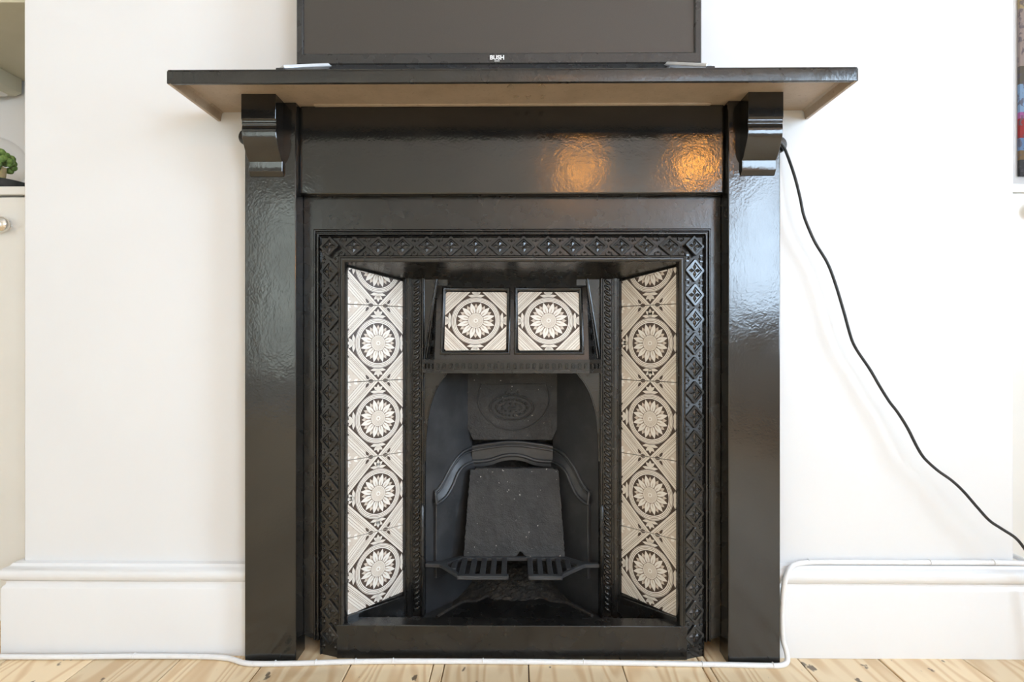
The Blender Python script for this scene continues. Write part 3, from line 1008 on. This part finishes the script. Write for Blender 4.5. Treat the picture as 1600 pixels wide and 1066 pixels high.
for sx in (-1, 1):
    # upper side plate, bowed at the back
    mb = MB().prism([(sx * CF[0], CF[1]), (sx * (CF[0] + 0.006), CF[1] + 0.004), (sx * (CB[0] + 0.006), CB[1] + 0.004), (sx * CB[0], CB[1]), (sx * (CB[0] + 0.030), CB[1] - 0.041)], 'z', 0.0, 0.56)
    part('firebox_side', mb, 'firebox_iron', ins)
    # thicker lower side with an S-shaped top
    up = smooth_path([(a, b, 0) for a, b in up_l], 4)
    lo = smooth_path([(a, b, 0) for a, b in lo_l], 4)
    s0 = lo_l[0][0]
    poly = [(s0, 0.10)] + [(p.x, p.y) for p in lo] + [(lo_l[-1][0] + 0.004, 0.10)]
    n = len(poly)
    vs = [cheek_pt(sx, a, 0.009, z) for a, z in poly] + [cheek_pt(sx, a, -0.001, z) for a, z in poly]
    fs = [tuple(range(n)), tuple(range(2 * n - 1, n - 1, -1))] + [(i, (i + 1) % n, (i + 1) % n + n, i + n) for i in range(n)]
    lc = part('lower_side', MB().add(vs, fs), 'firebox_iron', ins, bevel=0.0012, seg=1)
    mb = MB()
    mb.tube([cheek_pt(sx, p.x, 0.0030, p.y) for p in up], 0.0036, 8)
    mb.tube([cheek_pt(sx, p.x, 0.0030, p.y - 0.0065) for p in up], 0.0024, 8)
    mb.tube([cheek_pt(sx, p.x, 0.0095, p.y) for p in lo], 0.0038, 8)
    mb.tube([cheek_pt(sx, s0, 0.006, up_l[0][1]), cheek_pt(sx, s0 - 0.001, 0.009, (up_l[0][1] + lo_l[0][1]) / 2), cheek_pt(sx, s0, 0.0095, lo_l[0][1])], 0.003, 8)
    vs, fs = [], []
    for p, q in zip(up, lo):
        vs += [cheek_pt(sx, p.x, 0.001, p.y - 0.007), cheek_pt(sx, (p.x + q.x) / 2, 0.0035, (p.y + q.y) / 2 - 0.003), cheek_pt(sx, q.x, 0.009, q.y)]
    for i in range(len(up) - 1):
        for j in range(2):
            fs.append((i * 3 + j, i * 3 + j + 1, i * 3 + j + 4, i * 3 + j + 3))
    mb.add(vs, fs)
    part('side_moulding', mb, 'firebox_iron', lc, smooth=60, weld=False)

# back of the firebox: arched moulding, dark opening below it, tilting flap above
part('firebox_back', MB().box(-0.125, 0.125, 1.345, 1.355, 0.0, 0.56), 'soot', ins)
up = smooth_path([at(x, y, YB) for x, y in ARCH_U], 3)
lo = smooth_path([at(x, y, YB) for x, y in ARCH_L], 3)
mb = MB()
mb.tube(up, 0.0040, 8).tube([p + Vector((0, -0.002, -0.0075)) for p in up], 0.0030, 8).tube([p + Vector((0, -0.004, 0)) for p in lo], 0.0042, 8)
poly = [(p.x, p.z) for p in up] + [(lo[-1].x, lo[-1].z - 0.012)] + [(p.x, p.z - 0.012) for p in reversed(lo)]
mb.prism(poly, 'y', YB - 0.002, YB + 0.035)
part('arch_moulding', mb, 'firebox_iron', ins, smooth=50, weld=False)
YG = 1.298
flap = [(714, 580), (715, 610), (718, 634), (726, 662), (738, 688), (862, 688), (875, 662), (883, 634), (887, 610), (889, 580)]
rf = part('register_flap', MB().prism([(at(x, y, YG).x, at(x, y, YG).z) for x, y in flap], 'y', YG, YG + 0.006), 'slab_iron', ins, bevel=0.002)
em = MB()
em.tube(smooth_path([at(x, y, YG) for x, y in ((752, 600), (746, 618), (747, 634), (757, 652), (776, 667), (800, 673), (826, 667), (846, 652), (856, 634), (857, 618), (852, 600))], 4), 0.0017, 6)
em.tube([at(752, 600, YG), at(852, 600, YG)], 0.0012, 6)
for rx, ry, r in ((35, 20.5, 0.0016), (32, 18, 0.0012)):
    em.tube([at(799 + rx * math.cos(2 * math.pi * i / 36), 637 + ry * math.sin(2 * math.pi * i / 36), YG) for i in range(36)], r, 6, closed=True)
for i in range(26):
    a = 2 * math.pi * i / 26
    em.blob(at(799 + 24 * math.cos(a), 637 + 12.5 * math.sin(a), YG), (0.0034, 0.0030, 0.0030), 6, 4)
for i in range(11):
    a = 2 * math.pi * i / 11
    em.blob(at(799 + 15 * math.cos(a), 637 + 6 * math.sin(a), YG), (0.0030, 0.0022, 0.0024), 6, 4)
em.blob(at(799, 638, YG), (0.011, 0.003, 0.0036), 8, 5)
for k, (x, y) in enumerate(((790, 613), (799, 609), (808, 613), (795, 617), (803, 617))):
    em.blob(at(x, y, YG), (0.0030, 0.0024, 0.0034), 6, 4)
part('oval_emblem', em, 'slab_iron', rf, smooth=60, weld=False, label='raised oval wreath emblem')
part('light_leak_cap', MB().box(-0.182, 0.182, 1.2025, 1.345, 0.5605, 0.5655), 'soot', ins)  # added plate, stops light leaking into the firebox from above

# ---------------- hood over the fire with two tiles
ZB, YBt, ZT, YT = 0.5685, 1.1500, 0.7360, 1.1950
hood_v = Vector((0, YT - YBt, ZT - ZB))
HL = hood_v.length
hood_v.normalize()
hood_n = Vector((1, 0, 0)).cross(hood_v)
HM = basis(Vector((1, 0, 0)), hood_v, hood_n, Vector((0, YBt, ZB)))
hood = MB()
for (a, b_, c, d) in ((-0.1560, 0.1560, 0.0, 0.0165), (-0.1560, 0.1560, 0.1500, HL), (-0.1560, -0.1400, 0.0165, 0.1500), (-0.0090, 0.0105, 0.0165, 0.1500), (0.1410, 0.1560, 0.0165, 0.1500)):
    st0 = len(hood.v)
    hood.box(a, b_, c, d, -0.008, 0.0)
    hood.xform(HM, st0)
st0 = len(hood.v)
hood.box(-0.1555, 0.1555, 0.001, HL - 0.001, -0.016, -0.0085)
hood.xform(HM, st0)
for sx in (-1, 1):
    A, B = Vector((sx * 0.156, YBt, ZB)), Vector((sx * 0.156, YT, ZT))
    Cq, D = Vector((sx * 0.1850, YFB, ZB)), Vector((sx * 0.1575, YFB, ZT))
    off = Vector((-sx * 0.004, 0.001, 0))
    hood.add([A, B, D, Cq, A + off, B + off, D + off, Cq + off], [(0, 1, 2, 3), (7, 6, 5, 4), (0, 4, 5, 1), (1, 5, 6, 2), (2, 6, 7, 3), (3, 7, 4, 0)])
hd = part('hood', hood, 'insert_paint', ins, smooth=20, weld=False)
for sx in (-1, 1):
    Cq, D = Vector((sx * 0.1845, YFB - 0.006, ZB)), Vector((sx * 0.1575, YFB - 0.006, ZT))
    part('hood_edge', MB().tube([Cq, D], 0.0026, 8).tube([Cq + Vector((-sx * 0.006, -0.006, 0.002)), D + Vector((-sx * 0.0015, -0.001, -0.004))], 0.0016, 6), 'insert_paint', hd)
    # leaf relief on the triangular side
    mb = MB()
    for t in (0.12, 0.28, 0.43):
        p = Vector((sx * 0.156, YBt, ZB)).lerp(Vector((sx * 0.156, YT, ZT)), t)
        q = Vector((sx * 0.1850, YFB, ZB)).lerp(Vector((sx * 0.1575, YFB, ZT)), t)
        w = (q - p).length
        mb.blob(p.lerp(q, 0.45) + Vector((sx * 0.001, 0, 0)), (0.003, w * 0.22, 0.009), 8, 5)
    part('side_relief', mb, 'insert_paint', hd, smooth=60, weld=False)
# dentil shelf under the hood
ledge = [(-0.1860, YFB - 0.001), (-0.1850, 1.1720), (-0.1570, 1.1470), (0.1570, 1.1470), (0.1850, 1.1720), (0.1860, YFB - 0.001)]
dl = part('hood_ledge', MB().prism([(x, y + 0.003) for x, y in ledge], 'z', 0.5460, 0.5640).prism(ledge, 'z', 0.5640, 0.5690).prism([(x * 0.998, y + 0.0005) for x, y in ledge], 'z', 0.5415, 0.5465), 'insert_paint', ins, smooth=20, weld=False)
dmesh = mesh_of('dentil', MB().prism([(-0.0032, 0.0), (-0.0032, 0.0105), (0.0032, 0.0105), (0.0032, 0.0)], 'y', -0.0032, 0.002).prism([(-0.0016, 0.002), (-0.0016, 0.0085), (0.0016, 0.0085), (0.0016, 0.002)], 'y', -0.0046, -0.003), 'insert_paint', bevel=0.0006, seg=1)
for i in range(24):
    link('dentil', dmesh, dl, Matrix.Translation((-0.1500 + 0.3000 * i / 23, 1.1500, 0.5500)))
for sx in (-1, 1):
    for i in range(3):
        t = 0.2 + 0.3 * i
        p = Vector((sx * 0.157, 1.150, 0.55)).lerp(Vector((sx * 0.185, 1.175, 0.55)), t)
        link('dentil', dmesh, dl, Matrix.Translation(p) @ Matrix.Rotation(sx * math.radians(41.7), 4, 'Z'))
# bead frames and tiles in the hood
for (a, b_) in ((-0.1395, -0.0095), (0.0110, 0.1405)):
    u0, u1, v0, v1 = a, b_, 0.0170, 0.1495
    mb = MB()
    prof = [(-0.002, -0.004), (0.0005, 0.0015), (0.003, 0.0030), (0.0055, 0.0020), (0.0065, 0.0)]
    vs = []
    for (oo, w) in prof:
        vs += [(u0 - oo, v0 - oo, w), (u1 + oo, v0 - oo, w), (u1 + oo, v1 + oo, w), (u0 - oo, v1 + oo, w)]
    fs = []
    for i in range(len(prof) - 1):
        for j in range(4):
            fs.append((i * 4 + j, i * 4 + (j + 1) % 4, (i + 1) * 4 + (j + 1) % 4, (i + 1) * 4 + j))
    mb.add(vs, fs).xform(HM)
    part('tile_frame', mb, 'insert_paint', hd, smooth=50)
    hw, hh = (u1 - u0) / 2 - 0.0010, (v1 - v0) / 2 - 0.0030
    c = 0.004
    win = [(-hw + c, -hh), (hw - c, -hh + 0.001), (hw - 0.001, -hh + c), (hw, hh - c), (hw - c, hh - 0.001), (-hw + c, hh), (-hw, hh - c), (-hw + 0.001, -hh + c)]
    link('hood_tile', tile_mesh('hood_tile', win), hd, HM @ Matrix.Translation(((u0 + u1) / 2, (v0 + v1) / 2, -0.0015)))

# ---------------- grate
GZ = 0.142
gr = part('grate', MB().prism([(-0.1800, 1.2000), (-0.1815, 1.1850), (-0.1500, 1.1830), (-0.1080, 1.1300), (-0.1080, 1.1440), (-0.1330, 1.1780), (-0.1350, 1.1900), (-0.1050, 1.2200), (0.1060, 1.2200), (0.1360, 1.1900), (0.1340, 1.1780),
                               (0.1000, 1.1440), (0.1000, 1.1300), (0.1500, 1.1830), (0.1830, 1.1850), (0.1815, 1.2000), (0.1500, 1.2020), (0.1140, 1.2310), (-0.1140, 1.2310), (-0.1500, 1.2020)], 'z', GZ - 0.008, GZ), 'firebox_iron', ins, bevel=0.0015, seg=1)
for (a, b_) in ((-0.1085, -0.0063), (0.0330, 0.1005)):
    part('front_bar', MB().box(a, b_, 1.1230, 1.1370, GZ - 0.0085, GZ - 0.0005).box(a + 0.002, b_ - 0.002, 1.1210, 1.1240, GZ - 0.0075, GZ - 0.003), 'firebox_iron', gr, bevel=0.0015, seg=1, weld=False)
bar = mesh_of('bar', MB().box(-0.0054, 0.0054, 1.1340, 1.2240, GZ - 0.0095, GZ - 0.0008), 'firebox_iron', bevel=0.0012, seg=1)
short = mesh_of('bar', MB().box(-0.0054, 0.0054, 1.1620, 1.2120, GZ - 0.0095, GZ - 0.0008), 'firebox_iron', bevel=0.0012, seg=1)
for x in (-0.1010, -0.0800, -0.0590, -0.0380, -0.0160, 0.0380, 0.0580, 0.0780, 0.0970):
    link('bar', bar, gr, Matrix.Translation((x, 0, 0)))
for x in (-0.1200, 0.1170):
    link('bar', short, gr, Matrix.Translation((x, 0, 0)))

# ---------------- hearth inside the fender
hp = [(-0.182, 1.1180), (-0.160, 1.1520), (-0.152, 1.1560), (-0.107, 1.2210), (-0.078, 1.2270), (-0.050, 1.2580), (-0.022, 1.2770), (0.004, 1.2810), (0.032, 1.2740), (0.060, 1.2540), (0.0857, 1.2270), (0.1168, 1.2190), (0.1635, 1.1620), (0.182, 1.1180)]
part('hearth_plate', MB().prism(hp, 'z', 0.0, 0.045), 'insert_paint', ins, bevel=0.003)
part('hearth_edge', MB().tube(smooth_path([(x, y, 0.0455) for x, y in hp[2:-1]], 4), 0.0035, 8), 'soot', ins)
part('hearth_base', MB().box(-0.225, 0.225, 1.117, 1.340, -0.0005, 0.030), 'firebox_iron', ins)
# rubble of soot and plaster at the back
vs, fs = [], []
nx, ny = 40, 22
for j in range(ny):
    for i in range(nx):
        x = -0.13 + 0.26 * i / (nx - 1)
        y = 1.215 + 0.120 * j / (ny - 1)
        e = max(0.0, 1 - (x / 0.125) ** 2)
        vs.append((x, y, 0.031 + e * 0.050 * (j / (ny - 1)) ** 0.8 + random.uniform(0, 0.006) * e))
for j in range(ny - 1):
    for i in range(nx - 1):
        fs.append((j * nx + i, j * nx + i + 1, (j + 1) * nx + i + 1, (j + 1) * nx + i))
ru = MB().add(vs, fs)
for i in range(110):
    x = random.gauss(0.0, 0.045)
    y = random.uniform(1.262, 1.325)
    if abs(x) > 0.085:
        continue
    r = random.uniform(0.0015, 0.0045)
    ru.blob((x, y, 0.033 + 0.050 * max(0, (y - 1.215) / 0.12) ** 0.8 * (1 - (x / 0.125) ** 2)), (r, r, r * 0.8), 6, 4)
o = part('soot_rubble', ru, 'soot', ins, smooth=0, weld=False)
o['kind'] = 'stuff'
part('fender', MB().box(-0.3340, 0.3340, 1.0828, 1.1155, 0.0, 0.0643), 'insert_paint', ins, bevel=0.0015)

# loose iron slab standing on the grate
vs, fs = [], []
nx, nz = 44, 44
zb, zt, yb, yt = GZ + 0.0004, 0.3225, 1.2255, 1.2700
def slab_pt(i, j, back):
    t, s_ = j / (nz - 1), i / (nx - 1) * 2 - 1
    hw = 0.1090 + (0.0980 - 0.1090) * t
    edge = abs(s_) > 0.999 or j == nz - 1
    x = 0.0045 + s_ * hw + (random.uniform(-0.0014, 0.0014) if edge else 0)
    z = zb + (zt - zb) * t + (random.uniform(-0.0012, 0.0008) if j == nz - 1 else 0)
    if t > 0.97 and abs(s_) > 0.9:
        z -= 0.003
    if j < 5 and abs(s_ - 0.13) < 0.09:
        z = max(z, zb + 0.013 * max(0, 1 - abs(s_ - 0.13) / 0.09))
    y = yb + (yt - yb) * t
    if back:
        y += 0.016
    else:
        chip = math.exp(-(((s_ + 0.72) / 0.30) ** 2 + ((t - 0.88) / 0.10) ** 2))
        y += 0.0035 * chip * random.uniform(0.2, 1.6) + random.uniform(-0.0007, 0.0007)
    return (x, y, z)
for back in (0, 1):
    for j in range(nz):
        for i in range(nx):
            vs.append(slab_pt(i, j, back))
K = nx * nz
for j in range(nz - 1):
    for i in range(nx - 1):
        q = (j * nx + i, j * nx + i + 1, (j + 1) * nx + i + 1, (j + 1) * nx + i)
        fs.append(q)
        fs.append(tuple(K + a for a in reversed(q)))
for i in range(nx - 1):
    fs.append((i + 1, i, K + i, K + i + 1))
    a = (nz - 1) * nx
    fs.append((a + i, a + i + 1, K + a + i + 1, K + a + i))
for j in range(nz - 1):
    a, b_ = j * nx, (j + 1) * nx
    fs.append((a, b_, K + b_, K + a))
    a, b_ = a + nx - 1, b_ + nx - 1
    fs.append((b_, a, K + a, K + b_))
o = part('iron_slab', MB().add(vs, fs), 'slab_iron', None, smooth=40)
tag(o, 'pitted dark grey tapered slab standing on the grate inside the firebox', 'slab')

# ================================================================== TELEVISION
YTV = 1.030
tx0, tx1, tz0, tz1 = -0.3905, 0.3440, 1.1085, 1.545
tv = thing('television', 'black flat-screen television standing on the mantel shelf', 'television', (-0.023, 1.04, 1.063))
# bezel as a frame with a sloping inner lip
u0, u1, v0, v1 = tx0 + 0.0125, tx1 - 0.0125, tz0 + 0.0205, tz1 - 0.0125
prof = [(tx0, tx1, tz0, tz1, YTV + 0.022), (tx0, tx1, tz0, tz1, YTV + 0.002), (tx0 + 0.002, tx1 - 0.002, tz0 + 0.002, tz1 - 0.002, YTV), (u0 - 0.0022, u1 + 0.0022, v0 - 0.0022, v1 + 0.0022, YTV),
        (u0, u1, v0, v1, YTV + 0.002), (u0, u1, v0, v1, YTV + 0.006), (u0 - 0.004, u1 + 0.004, v0 - 0.004, v1 + 0.004, YTV + 0.022)]
vs, fs = [], []
for (a, b_, c, d, y) in prof:
    vs += [(a, y, c), (b_, y, c), (b_, y, d), (a, y, d)]
for i in range(len(prof)):
    i2 = (i + 1) % len(prof)
    for j in range(4):
        fs.append((i * 4 + j, i * 4 + (j + 1) % 4, i2 * 4 + (j + 1) % 4, i2 * 4 + j))
part('bezel', MB().add(vs, fs), 'tv_plastic', tv, smooth=20)
part('screen', MB().box(u0 - 0.001, u1 + 0.001, YTV + 0.0045, YTV + 0.009, v0 - 0.001, v1 + 0.001), 'tv_screen', tv, label='dark matt glass screen')
part('back_cover', MB().prism([(YTV + 0.009, tz0 + 0.004), (YTV + 0.052, tz0 + 0.012), (YTV + 0.052, tz0 + 0.23), (YTV + 0.026, tz0 + 0.30), (YTV + 0.026, tz1 - 0.004), (YTV + 0.009, tz1 - 0.004)], 'x', tx0 + 0.004, tx1 - 0.004), 'tv_back', tv, bevel=0.002)
lx = (778 - 800) / FOC * YTV
me = text_mesh('logo', 'BUSH', 0.0108, 0.0002, 'white_print', 0.0004)
link('logo', me, tv, Matrix.Translation((lx, YTV - 0.0003, 1.1195)) @ Matrix.Rotation(math.pi / 2, 4, 'X'))
mb = MB()
for k in range(4):
    mb.box(lx - 0.0046 + 0.0024 * k, lx - 0.0028 + 0.0024 * k, YTV - 0.0005, YTV + 0.0005, 1.1128, 1.1142)
part('logo_strapline', mb, 'white_print', tv)
emit('led_red', (1.0, 0.05, 0.05), 12.0)
part('standby_light', MB().box(lx - 0.004, lx + 0.004, YTV + 0.0235, YTV + 0.0275, tz0 - 0.0005, tz0 + 0.0040), 'led_red', tv, bevel=0.0005, seg=1, label='small red standby light')
for sx, xt, xe in ((-1, -0.394, -0.333), (1, 0.339, 0.283)):
    foot = MB()
    def bar_(p, q, w0, w1, h):
        p, q = Vector(p), Vector(q)
        d = (q - p).normalized()
        side = d.cross(Vector((0, 0, 1))).normalized()
        up_ = side.cross(d)
        vs = []
        for c, w in ((p, w0), (q, w1)):
            for a, b2 in ((-1, -1), (1, -1), (1, 1), (-1, 1)):
                vs.append(c + side * (w * a / 2) + up_ * (h * b2 / 2))
        return vs, [(0, 1, 2, 3), (7, 6, 5, 4), (0, 4, 5, 1), (1, 5, 6, 2), (2, 6, 7, 3), (3, 7, 4, 0)]
    foot.add(*bar_((xt, 0.973, 1.0745), (xe, YTV + 0.010, 1.1110), 0.020, 0.016, 0.006))
    foot.add(*bar_((xt * 0.97, 1.098, 1.0675), (xe, YTV + 0.020, 1.1110), 0.018, 0.016, 0.006))
    ft = part('foot', foot, 'silver_plastic', tv, bevel=0.0015, weld=False, label='silver splayed foot')
    part('foot_pad', MB().box(xt - 0.007, xt + 0.007, 0.966, 0.980, 1.0632, 1.0725), 'black_rubber', ft, bevel=0.001, seg=1)
    part('foot_pad', MB().box(xt * 0.97 - 0.006, xt * 0.97 + 0.006, 1.092, 1.104, 1.0632, 1.0660), 'black_rubber', ft, bevel=0.001, seg=1)

# ================================================================== CABLES
pts = [(1222, 224, 1.106), (1226, 236, 1.100), (1240, 275, 1.090), (1249, 310, 1.087), (1254, 335, 1.086), (1262, 357, 1.086), (1273, 381, 1.086), (1291, 411, 1.086), (1303, 442, 1.085), (1316, 485, 1.085), (1325, 518, 1.085),
       (1331, 536, 1.085), (1340, 552, 1.085), (1357, 577, 1.085), (1372, 603, 1.084), (1387, 627, 1.083), (1400, 644, 1.082), (1415, 668, 1.081), (1428, 694, 1.080), (1438, 711, 1.079), (1448, 722, 1.079), (1463, 735, 1.078),
       (1484, 750, 1.076), (1502, 767, 1.074), (1521, 789, 1.072), (1541, 811, 1.070), (1560, 824, 1.068), (1580, 837, 1.066), (1592, 850, 1.064), (1604, 868, 1.062), (1622, 900, 1.060), (1634, 960, 1.058)]
path = smooth_path([Vector((0.5075, 1.098, 1.040)), Vector((0.5090, 1.098, 1.005)), Vector((0.5160, 1.098, 0.990))] + [at(*p) for p in pts[1:]], 5)
end = path[-1]
path += [Vector((end.x + 0.004, end.y, 0.06)), Vector((end.x + 0.012, end.y, 0.012)), Vector((end.x + 0.05, end.y, 0.0045)), Vector((end.x + 0.22, end.y + 0.01, 0.0045))]
o = part('power_cable', MB().tube(path, 0.0027, 10), 'black_rubber', None, smooth=60)
tag(o, 'thin black cable hanging loosely down the wall right of the fireplace', 'cable')

R_ = 0.0048
wp = [(-1.25, 1.0760, R_), (-0.90, 1.0750, R_), (-0.72, 1.0790, R_), (-0.60, 1.0790, R_), (-0.545, 1.0750, R_), (-0.520, 1.0670, R_), (-0.500, 1.0585, R_), (-0.47, 1.0555, R_), (-0.40, 1.0575, R_), (-0.30, 1.0640, R_), (-0.20, 1.0665, R_),
      (0.0, 1.0670, R_), (0.15, 1.0650, R_), (0.30, 1.0625, R_), (0.40, 1.0600, R_), (0.47, 1.0580, R_), (0.500, 1.0590, R_), (0.5135, 1.0640, 0.009), (0.5165, 1.0720, 0.022), (0.5130, 1.0790, 0.042), (0.5115, 1.0805, 0.080), (0.5125, 1.0800, 0.115),
      (0.5150, 1.0790, 0.145), (0.5230, 1.0830, 0.164), (0.5400, 1.0960, 0.1755), (0.5700, 1.1040, 0.1784), (0.62, 1.1060, 0.1785), (0.80, 1.1062, 0.1785), (0.95, 1.1060, 0.1785), (0.9935, 1.1030, 0.1785), (0.9995, 1.1200, 0.1785), (0.9965, 1.19, 0.1785)]
wc = part('white_cable', MB().tube(smooth_path(wp, 6), R_, 12), 'white_cable', None, smooth=60)
tag(wc, 'white cable along the floor and up over the right skirting board', 'cable')
for (x, y) in ((-0.72, 1.079), (-0.44, 1.0562), (-0.365, 1.0600), (-0.292, 1.0643), (-0.222, 1.066), (-0.053, 1.0668), (0.135, 1.0653), (0.355, 1.0612), (0.485, 1.0582)):
    ring = [(x, y + math.cos(a) * (R_ + 0.0006), R_ + math.sin(a) * (R_ + 0.0006)) for a in [math.pi * (k / 10) for k in range(11)]]
    part('clip', MB().tube(ring, 0.0010, 6), 'white_cable', wc)
for x in (0.575, 0.808, 0.93):
    ring = [(x, 1.1060 - math.cos(a) * (R_ + 0.0006), 0.1785 + math.sin(a) * (R_ + 0.0006)) for a in [math.pi * (k / 10) - 0.6 for k in range(13)]]
    part('clip', MB().tube(ring, 0.0010, 6), 'white_cable', wc)

# ================================================================== LEFT ALCOVE
def cabinet(x0, x1, knob_x, knob_z, label, klabel, top):
    cb = thing('base_cabinet', label, 'cabinet', ((x0 + x1) / 2, 1.35, 0))
    part('body', MB().box(x0, x1, 1.224, YA - 0.001, 0.0, 0.9165), 'cabinet_white', cb)
    mid = (x0 + x1) / 2
    for (a, b_, kx) in ((x0 + 0.003, mid - 0.0015, None), (mid + 0.0015, x1 - 0.003, None)):
        d = part('door', MB().box(a, b_, 1.2010, 1.2235, 0.08, top), 'cabinet_white', cb, bevel=0.002)
        near = (knob_x > a and knob_x < b_)
        kx = knob_x if near else ((a + 0.05) if b_ > 1.3 else (b_ - 0.05) if b_ < -1.3 else a + 0.05)
        part('knob', MB().lathe([(0.0, -0.024), (0.008, -0.0235), (0.0145, -0.020), (0.0168, -0.015), (0.0150, -0.010), (0.0075, -0.006), (0.0065, -0.002), (0.0085, 0.0)], (kx, 1.2010, knob_z), n=24, axis='y'), 'chrome', d, smooth=60, label=klabel)
    return cb
cabinet(XL + 0.002, BL - 0.001, -1.073, 0.8520, 'white cupboard with round chrome knob in the left alcove', 'round chrome knob', 0.9130)
cabinet(BR + 0.001, XR - 0.002, 1.088, 0.8800, 'white cupboard in the right alcove under the colourful picture', 'round metal knob', 0.9168)
o = part('worktop', MB().box(XL + 0.002, BL - 0.001, 1.1950, YA - 0.001, 0.9170, 0.9345), 'cabinet_white', None, bevel=0.002)
tag(o, 'white worktop on the left alcove cupboard, holding the glass globe', 'worktop')
o = part('worktop', MB().box(BR + 0.001, XR - 0.002, 1.1950, YA - 0.001, 0.9170, 0.9345), 'cabinet_white', None, bevel=0.002)
tag(o, 'white worktop on the right alcove cupboard, below the picture', 'worktop')
o = part('wall_shelf', MB().box(XL + 0.002, BL - 0.001, 1.150, YA - 0.001, 1.2970, 1.3300), 'shelf_beige', None, bevel=0.002)
tag(o, 'deep beige shelf across the left alcove, seen from below', 'shelf')
tl = thing('strip_light', 'slim beige strip light under the left alcove shelf', 'light fitting', (-1.34, 1.35, 1.297))
part('casing', MB().prism([(-1.395, 1.2970), (-1.395, 1.2620), (-1.385, 1.2520), (-1.310, 1.2520), (-1.294, 1.2600), (-1.294, 1.2970)], 'y', 1.180, 1.488), 'shelf_beige', tl, bevel=0.0012)
part('diffuser', MB().prism([(-1.378, 1.2520), (-1.372, 1.2470), (-1.326, 1.2470), (-1.320, 1.2520)], 'y', 1.190, 1.478), 'cabinet_white', tl, bevel=0.001, seg=1)

GX, GY = -1.200, 1.315
o = part('slate_dish', MB().lathe([(0.0, 0.0), (0.050, 0.0), (0.056, 0.006), (0.070, 0.0385), (0.068, 0.0400), (0.046, 0.0330), (0.0, 0.0330)], (GX, GY, 0.9346), n=36), 'slate', None)
tag(o, 'dark slate dish under the glass globe on the left worktop', 'dish')
gp = [(0.0578 * math.sin(math.radians(a)), -0.0578 * math.cos(math.radians(a))) for a in range(24, 181, 6)]
gi = [(0.0562 * math.sin(math.radians(a)), -0.0562 * math.cos(math.radians(a))) for a in range(180, 23, -6)]
o = part('glass_globe', MB().lathe(gp + gi + [gp[0]], (GX, GY, 1.0240), n=40), 'dome_glass', None, smooth=60)
tag(o, 'clear glass globe over the green plant in the left alcove', 'globe')
plant = thing('green_plant', 'small bushy green plant with pale stem inside the glass globe', 'plant', (GX, GY, 0.9676))
part('stem', MB().tube([(GX, GY, 0.9678), (GX + 0.004, GY, 0.985), (GX + 0.006, GY, 1.012)], [0.015, 0.012, 0.013], 12), 'plant_stem', plant)
mb = MB()
for i in range(60):
    a = random.uniform(0, 2 * math.pi)
    h = random.uniform(0, 1)
    r = 0.026 * math.sqrt(max(0.05, 1 - (h * 1.6 - 0.6) ** 2))
    q = random.uniform(0.005, 0.009)
    mb.blob((GX + 0.004 + r * math.cos(a), GY + r * math.sin(a), 1.008 + h * 0.040), (q, q, q), 7, 5)
for i in range(10):
    a = 2 * math.pi * i / 10
    mb.blob((GX + 0.024 * math.cos(a), GY + 0.024 * math.sin(a), 0.974), (0.008, 0.008, 0.006), 7, 5)
part('foliage', mb, 'plant_green', plant, smooth=60, weld=False)

# ================================================================== RIGHT ALCOVE
pic = thing('picture', 'colourful street-scene picture on the right alcove wall', 'picture', (1.55, 1.485, 1.035))
part('canvas', MB().box(1.3180, 1.740, 1.4900, YA - 0.001, 1.037, 1.580), 'picture_print', pic, bevel=0.002)

# ================================================================== PENDANT LAMPS (in the room, mirrored in the frieze)
for (x, y, z, lab) in ((0.47, -2.02, 1.86, 'warm glass pendant lamp mirrored nearer the middle of the black frieze'), (1.29, -1.94, 1.87, 'warm glass pendant lamp mirrored near the right corbel in the frieze')):
    t = thing('pendant_lamp', lab, 'lamp', (x, y, z), 'warm pendant lamps over the room')
    part('ceiling_rose', MB().lathe([(0.0, ZC), (0.05, ZC), (0.048, ZC - 0.015), (0.012, ZC - 0.03), (0.0, ZC - 0.03)], (x, y, 0), n=24), 'brass', t)
    part('flex', MB().tube([(x, y, ZC - 0.025), (x, y, z + 0.12)], 0.004, 8), 'black_rubber', t)
    part('lamp_holder', MB().lathe([(0.0, 0.13), (0.022, 0.13), (0.03, 0.09), (0.03, 0.07), (0.0, 0.07)], (x, y, z), n=20), 'brass', t)
    part('shade', MB().lathe([(0.03, 0.085), (0.045, 0.065), (0.060, 0.03), (0.066, -0.01), (0.058, -0.045), (0.038, -0.066), (0.0, -0.075)], (x, y, z), n=28), 'lamp_glow', t, smooth=60)
